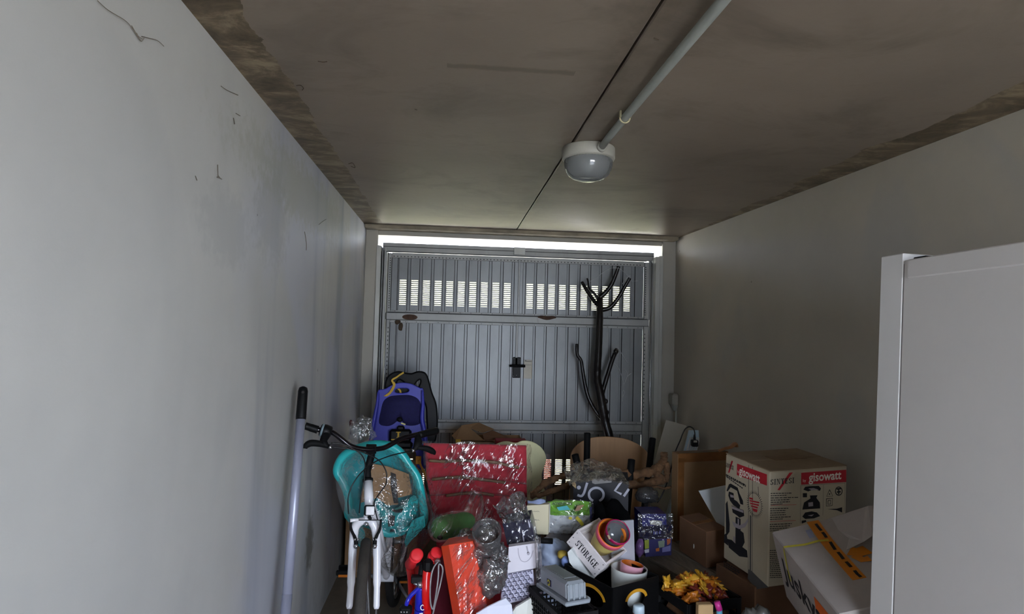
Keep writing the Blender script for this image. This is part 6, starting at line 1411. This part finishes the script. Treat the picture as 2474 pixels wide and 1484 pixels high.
g = G(); g.tube(cr([tp(575, 985, 2.60), tp(500, 1050, 2.59), tp(420, 1130, 2.58), tp(365, 1220, 2.57), tp(335, 1310, 2.57)], 4), .0085, 10); g.build('blue_lever', M_tb, ty, True)
g = G(); n_ = (CAM - tp(650, 1350, 2.59)).normalized(); ribbon(g, [tp(655, 1350, 2.590) + V((.008 * math.cos(t), -.004, .010 * math.sin(t))) for t in [k * .35 + .6 for k in range(15)]], .0032, n_, 0, .001); g.add([tp(x, y, 2.585) for x, y in ((590, 1470), (660, 1462), (660, 1484), (590, 1490))], [(3, 2, 1, 0)]); o = g.build('white_logo', M_white, bt); o['kind'] = 'stuff'
g = G(); g.tube(cr([tp(400, 560, 2.76), tp(430, 760, 2.76), tp(440, 1000, 2.77), tp(450, 1484, 2.78), V((tp(450, 1484, 2.78).x, 2.80, .12))], 4), .017, 14); g.build('rear_tube', M_tr, ty, True)
g = G(); g.tube([tp(520, 560, 2.78), tp(520, 1000, 2.78), tp(470, 1300, 2.78)], .022, 14); g.build('red_pad', mat('worn_red_plastic', '#b0201f', .5), ty, True)
g = G(); g.box(tp(330, 1400, 2.58), (.05, .03, .035), b=.008); pe = g.build('pedal_block', M_black, ty)
for dx in (235, 290, 345): g = G(); g.blob(tp(dx, 1448, 2.56), (.004, .004, .004), 0, 1, 8, 6); g.build('bolt', M_steelb, pe)
def trw(c, r, nm):
    g = G(); g.tube([V(c) + V((.02 * 0, math.cos(a) * (r - .018), math.sin(a) * (r - .018))) for a in [2 * math.pi * k / 36 for k in range(36)]], .018, 10, True); wo = g.build(nm, M_rub, ty, True)
    g = G(); g.cyl(V(c) - V((.014, 0, 0)), V(c) + V((.014, 0, 0)), r - .03, 24); g.build('wheel_disc', M_tb, wo)
cx_ = tp(600, 1484, 2.62).x
trw((cx_ - .02, 2.60, .11), .11, 'front_wheel'); trw((cx_ - .10, 2.92, .085), .085, 'rear_wheel'); trw((cx_ + .06, 2.92, .085), .085, 'rear_wheel')
g = G(); g.tube([V((cx_ - .11, 2.92, .085)), V((cx_ + .07, 2.92, .085))], .008, 8); g.tube([V((cx_ - .02, 2.68, .20)), V((cx_ - .02, 2.92, .085))], .014, 12); g.build('rear_axle', M_tr, ty, True)
# clear hose loop
M_hose = glass('clear_hose', '#d9d4d4', .25)
hl = root('hose_loop', 'thin clear hose coiled in loops on the tricycle', 'hose', tp(900, 1484, 2.54))
g = G(); g.tube(cr([tp(950, 470, 2.56), tp(880, 560, 2.55), tp(830, 700, 2.54), (tp(805, 900, 2.53)), tp(800, 1150, 2.53), tp(820, 1330, 2.53), tp(855, 1385, 2.53), tp(885, 1280, 2.53), tp(930, 1000, 2.53), tp(960, 750, 2.54), tp(965, 560, 2.55), tp(985, 512, 2.55), tp(1035, 560, 2.55), tp(1045, 660, 2.55), tp(1010, 850, 2.55), tp(950, 1100, 2.54), tp(900, 1290, 2.54), tp(855, 1484, 2.54), tp(820, 1640, 2.55)], 6), .0034, 8); g.build('hose', M_hose, hl, True)
g = G(); g.tube([tp(960, 420, 2.57), tp(945, 480, 2.56)], [.010, .014], 12); g.build('hose_end', M_filmg, hl, True)
g = G()
for pts in ([(768, 148), (780, 150), (790, 149)], [(716, 207), (726, 206), (733, 213), (730, 218)], [(842, 396), (852, 394), (858, 405), (848, 402)], [(1002, 264), (1008, 266)], [(1580, 92), (1592, 96)]):
    g.tube(cr([PZ(x, y, ZC - .004) for x, y in pts], 4), .0013, 4)
tag(g.build('cobweb', mat('brown_dust_thread', '#4a3d2e', .95)), 'brown dust threads and cobweb bits hanging from the ceiling', 'cobweb', kind='stuff')
# small litter by the wall
g = G(); g.blob(PX(743, 1472, -.66), (.02, .05, .05), .3, 14, 20, 14, 5, ridge=True); o = g.build('plastic_scrap', M_filmc, None, True); tag(o, 'scrap of clear plastic lying at the foot of the left wall', 'scrap'); o.location.z = .004
# cobwebs and smears on the left wall and ceiling
def wweb(label, lines, r=.0013):
    g = G()
    for pts in lines: g.tube(cr([PX(x, y, XL + .006) for x, y in pts], 4), r, 4)
    tag(g.build('cobweb', mat('dark_dusty_web', '#6d655a', .95)), label, 'cobweb', kind='stuff')
wweb('dark dusty cobweb high on the left wall, nearest the camera', [[(236, 2), (262, 25), (300, 48), (318, 66), (335, 92), (342, 100)], [(318, 62), (332, 85), (346, 96)], [(342, 88), (358, 92), (380, 98), (396, 112)], [(336, 95), (342, 100), (348, 92)], [(330, 80), (338, 96)]], .0009)
wweb('small dark cobweb knot midway along the left wall', [[(526, 398), (527, 428)], [(524, 428), (530, 430), (536, 433)], [(527, 424), (533, 432)], [(472, 425), (476, 436)]], .0012)
wweb('dark cobweb wisps under the ceiling edge of the left wall', [[(534, 208), (548, 218), (575, 230)], [(564, 285), (567, 300)], [(570, 274), (580, 280)], [(770, 543), (780, 535), (788, 530)], [(736, 560), (740, 585), (740, 605)]], .0013)
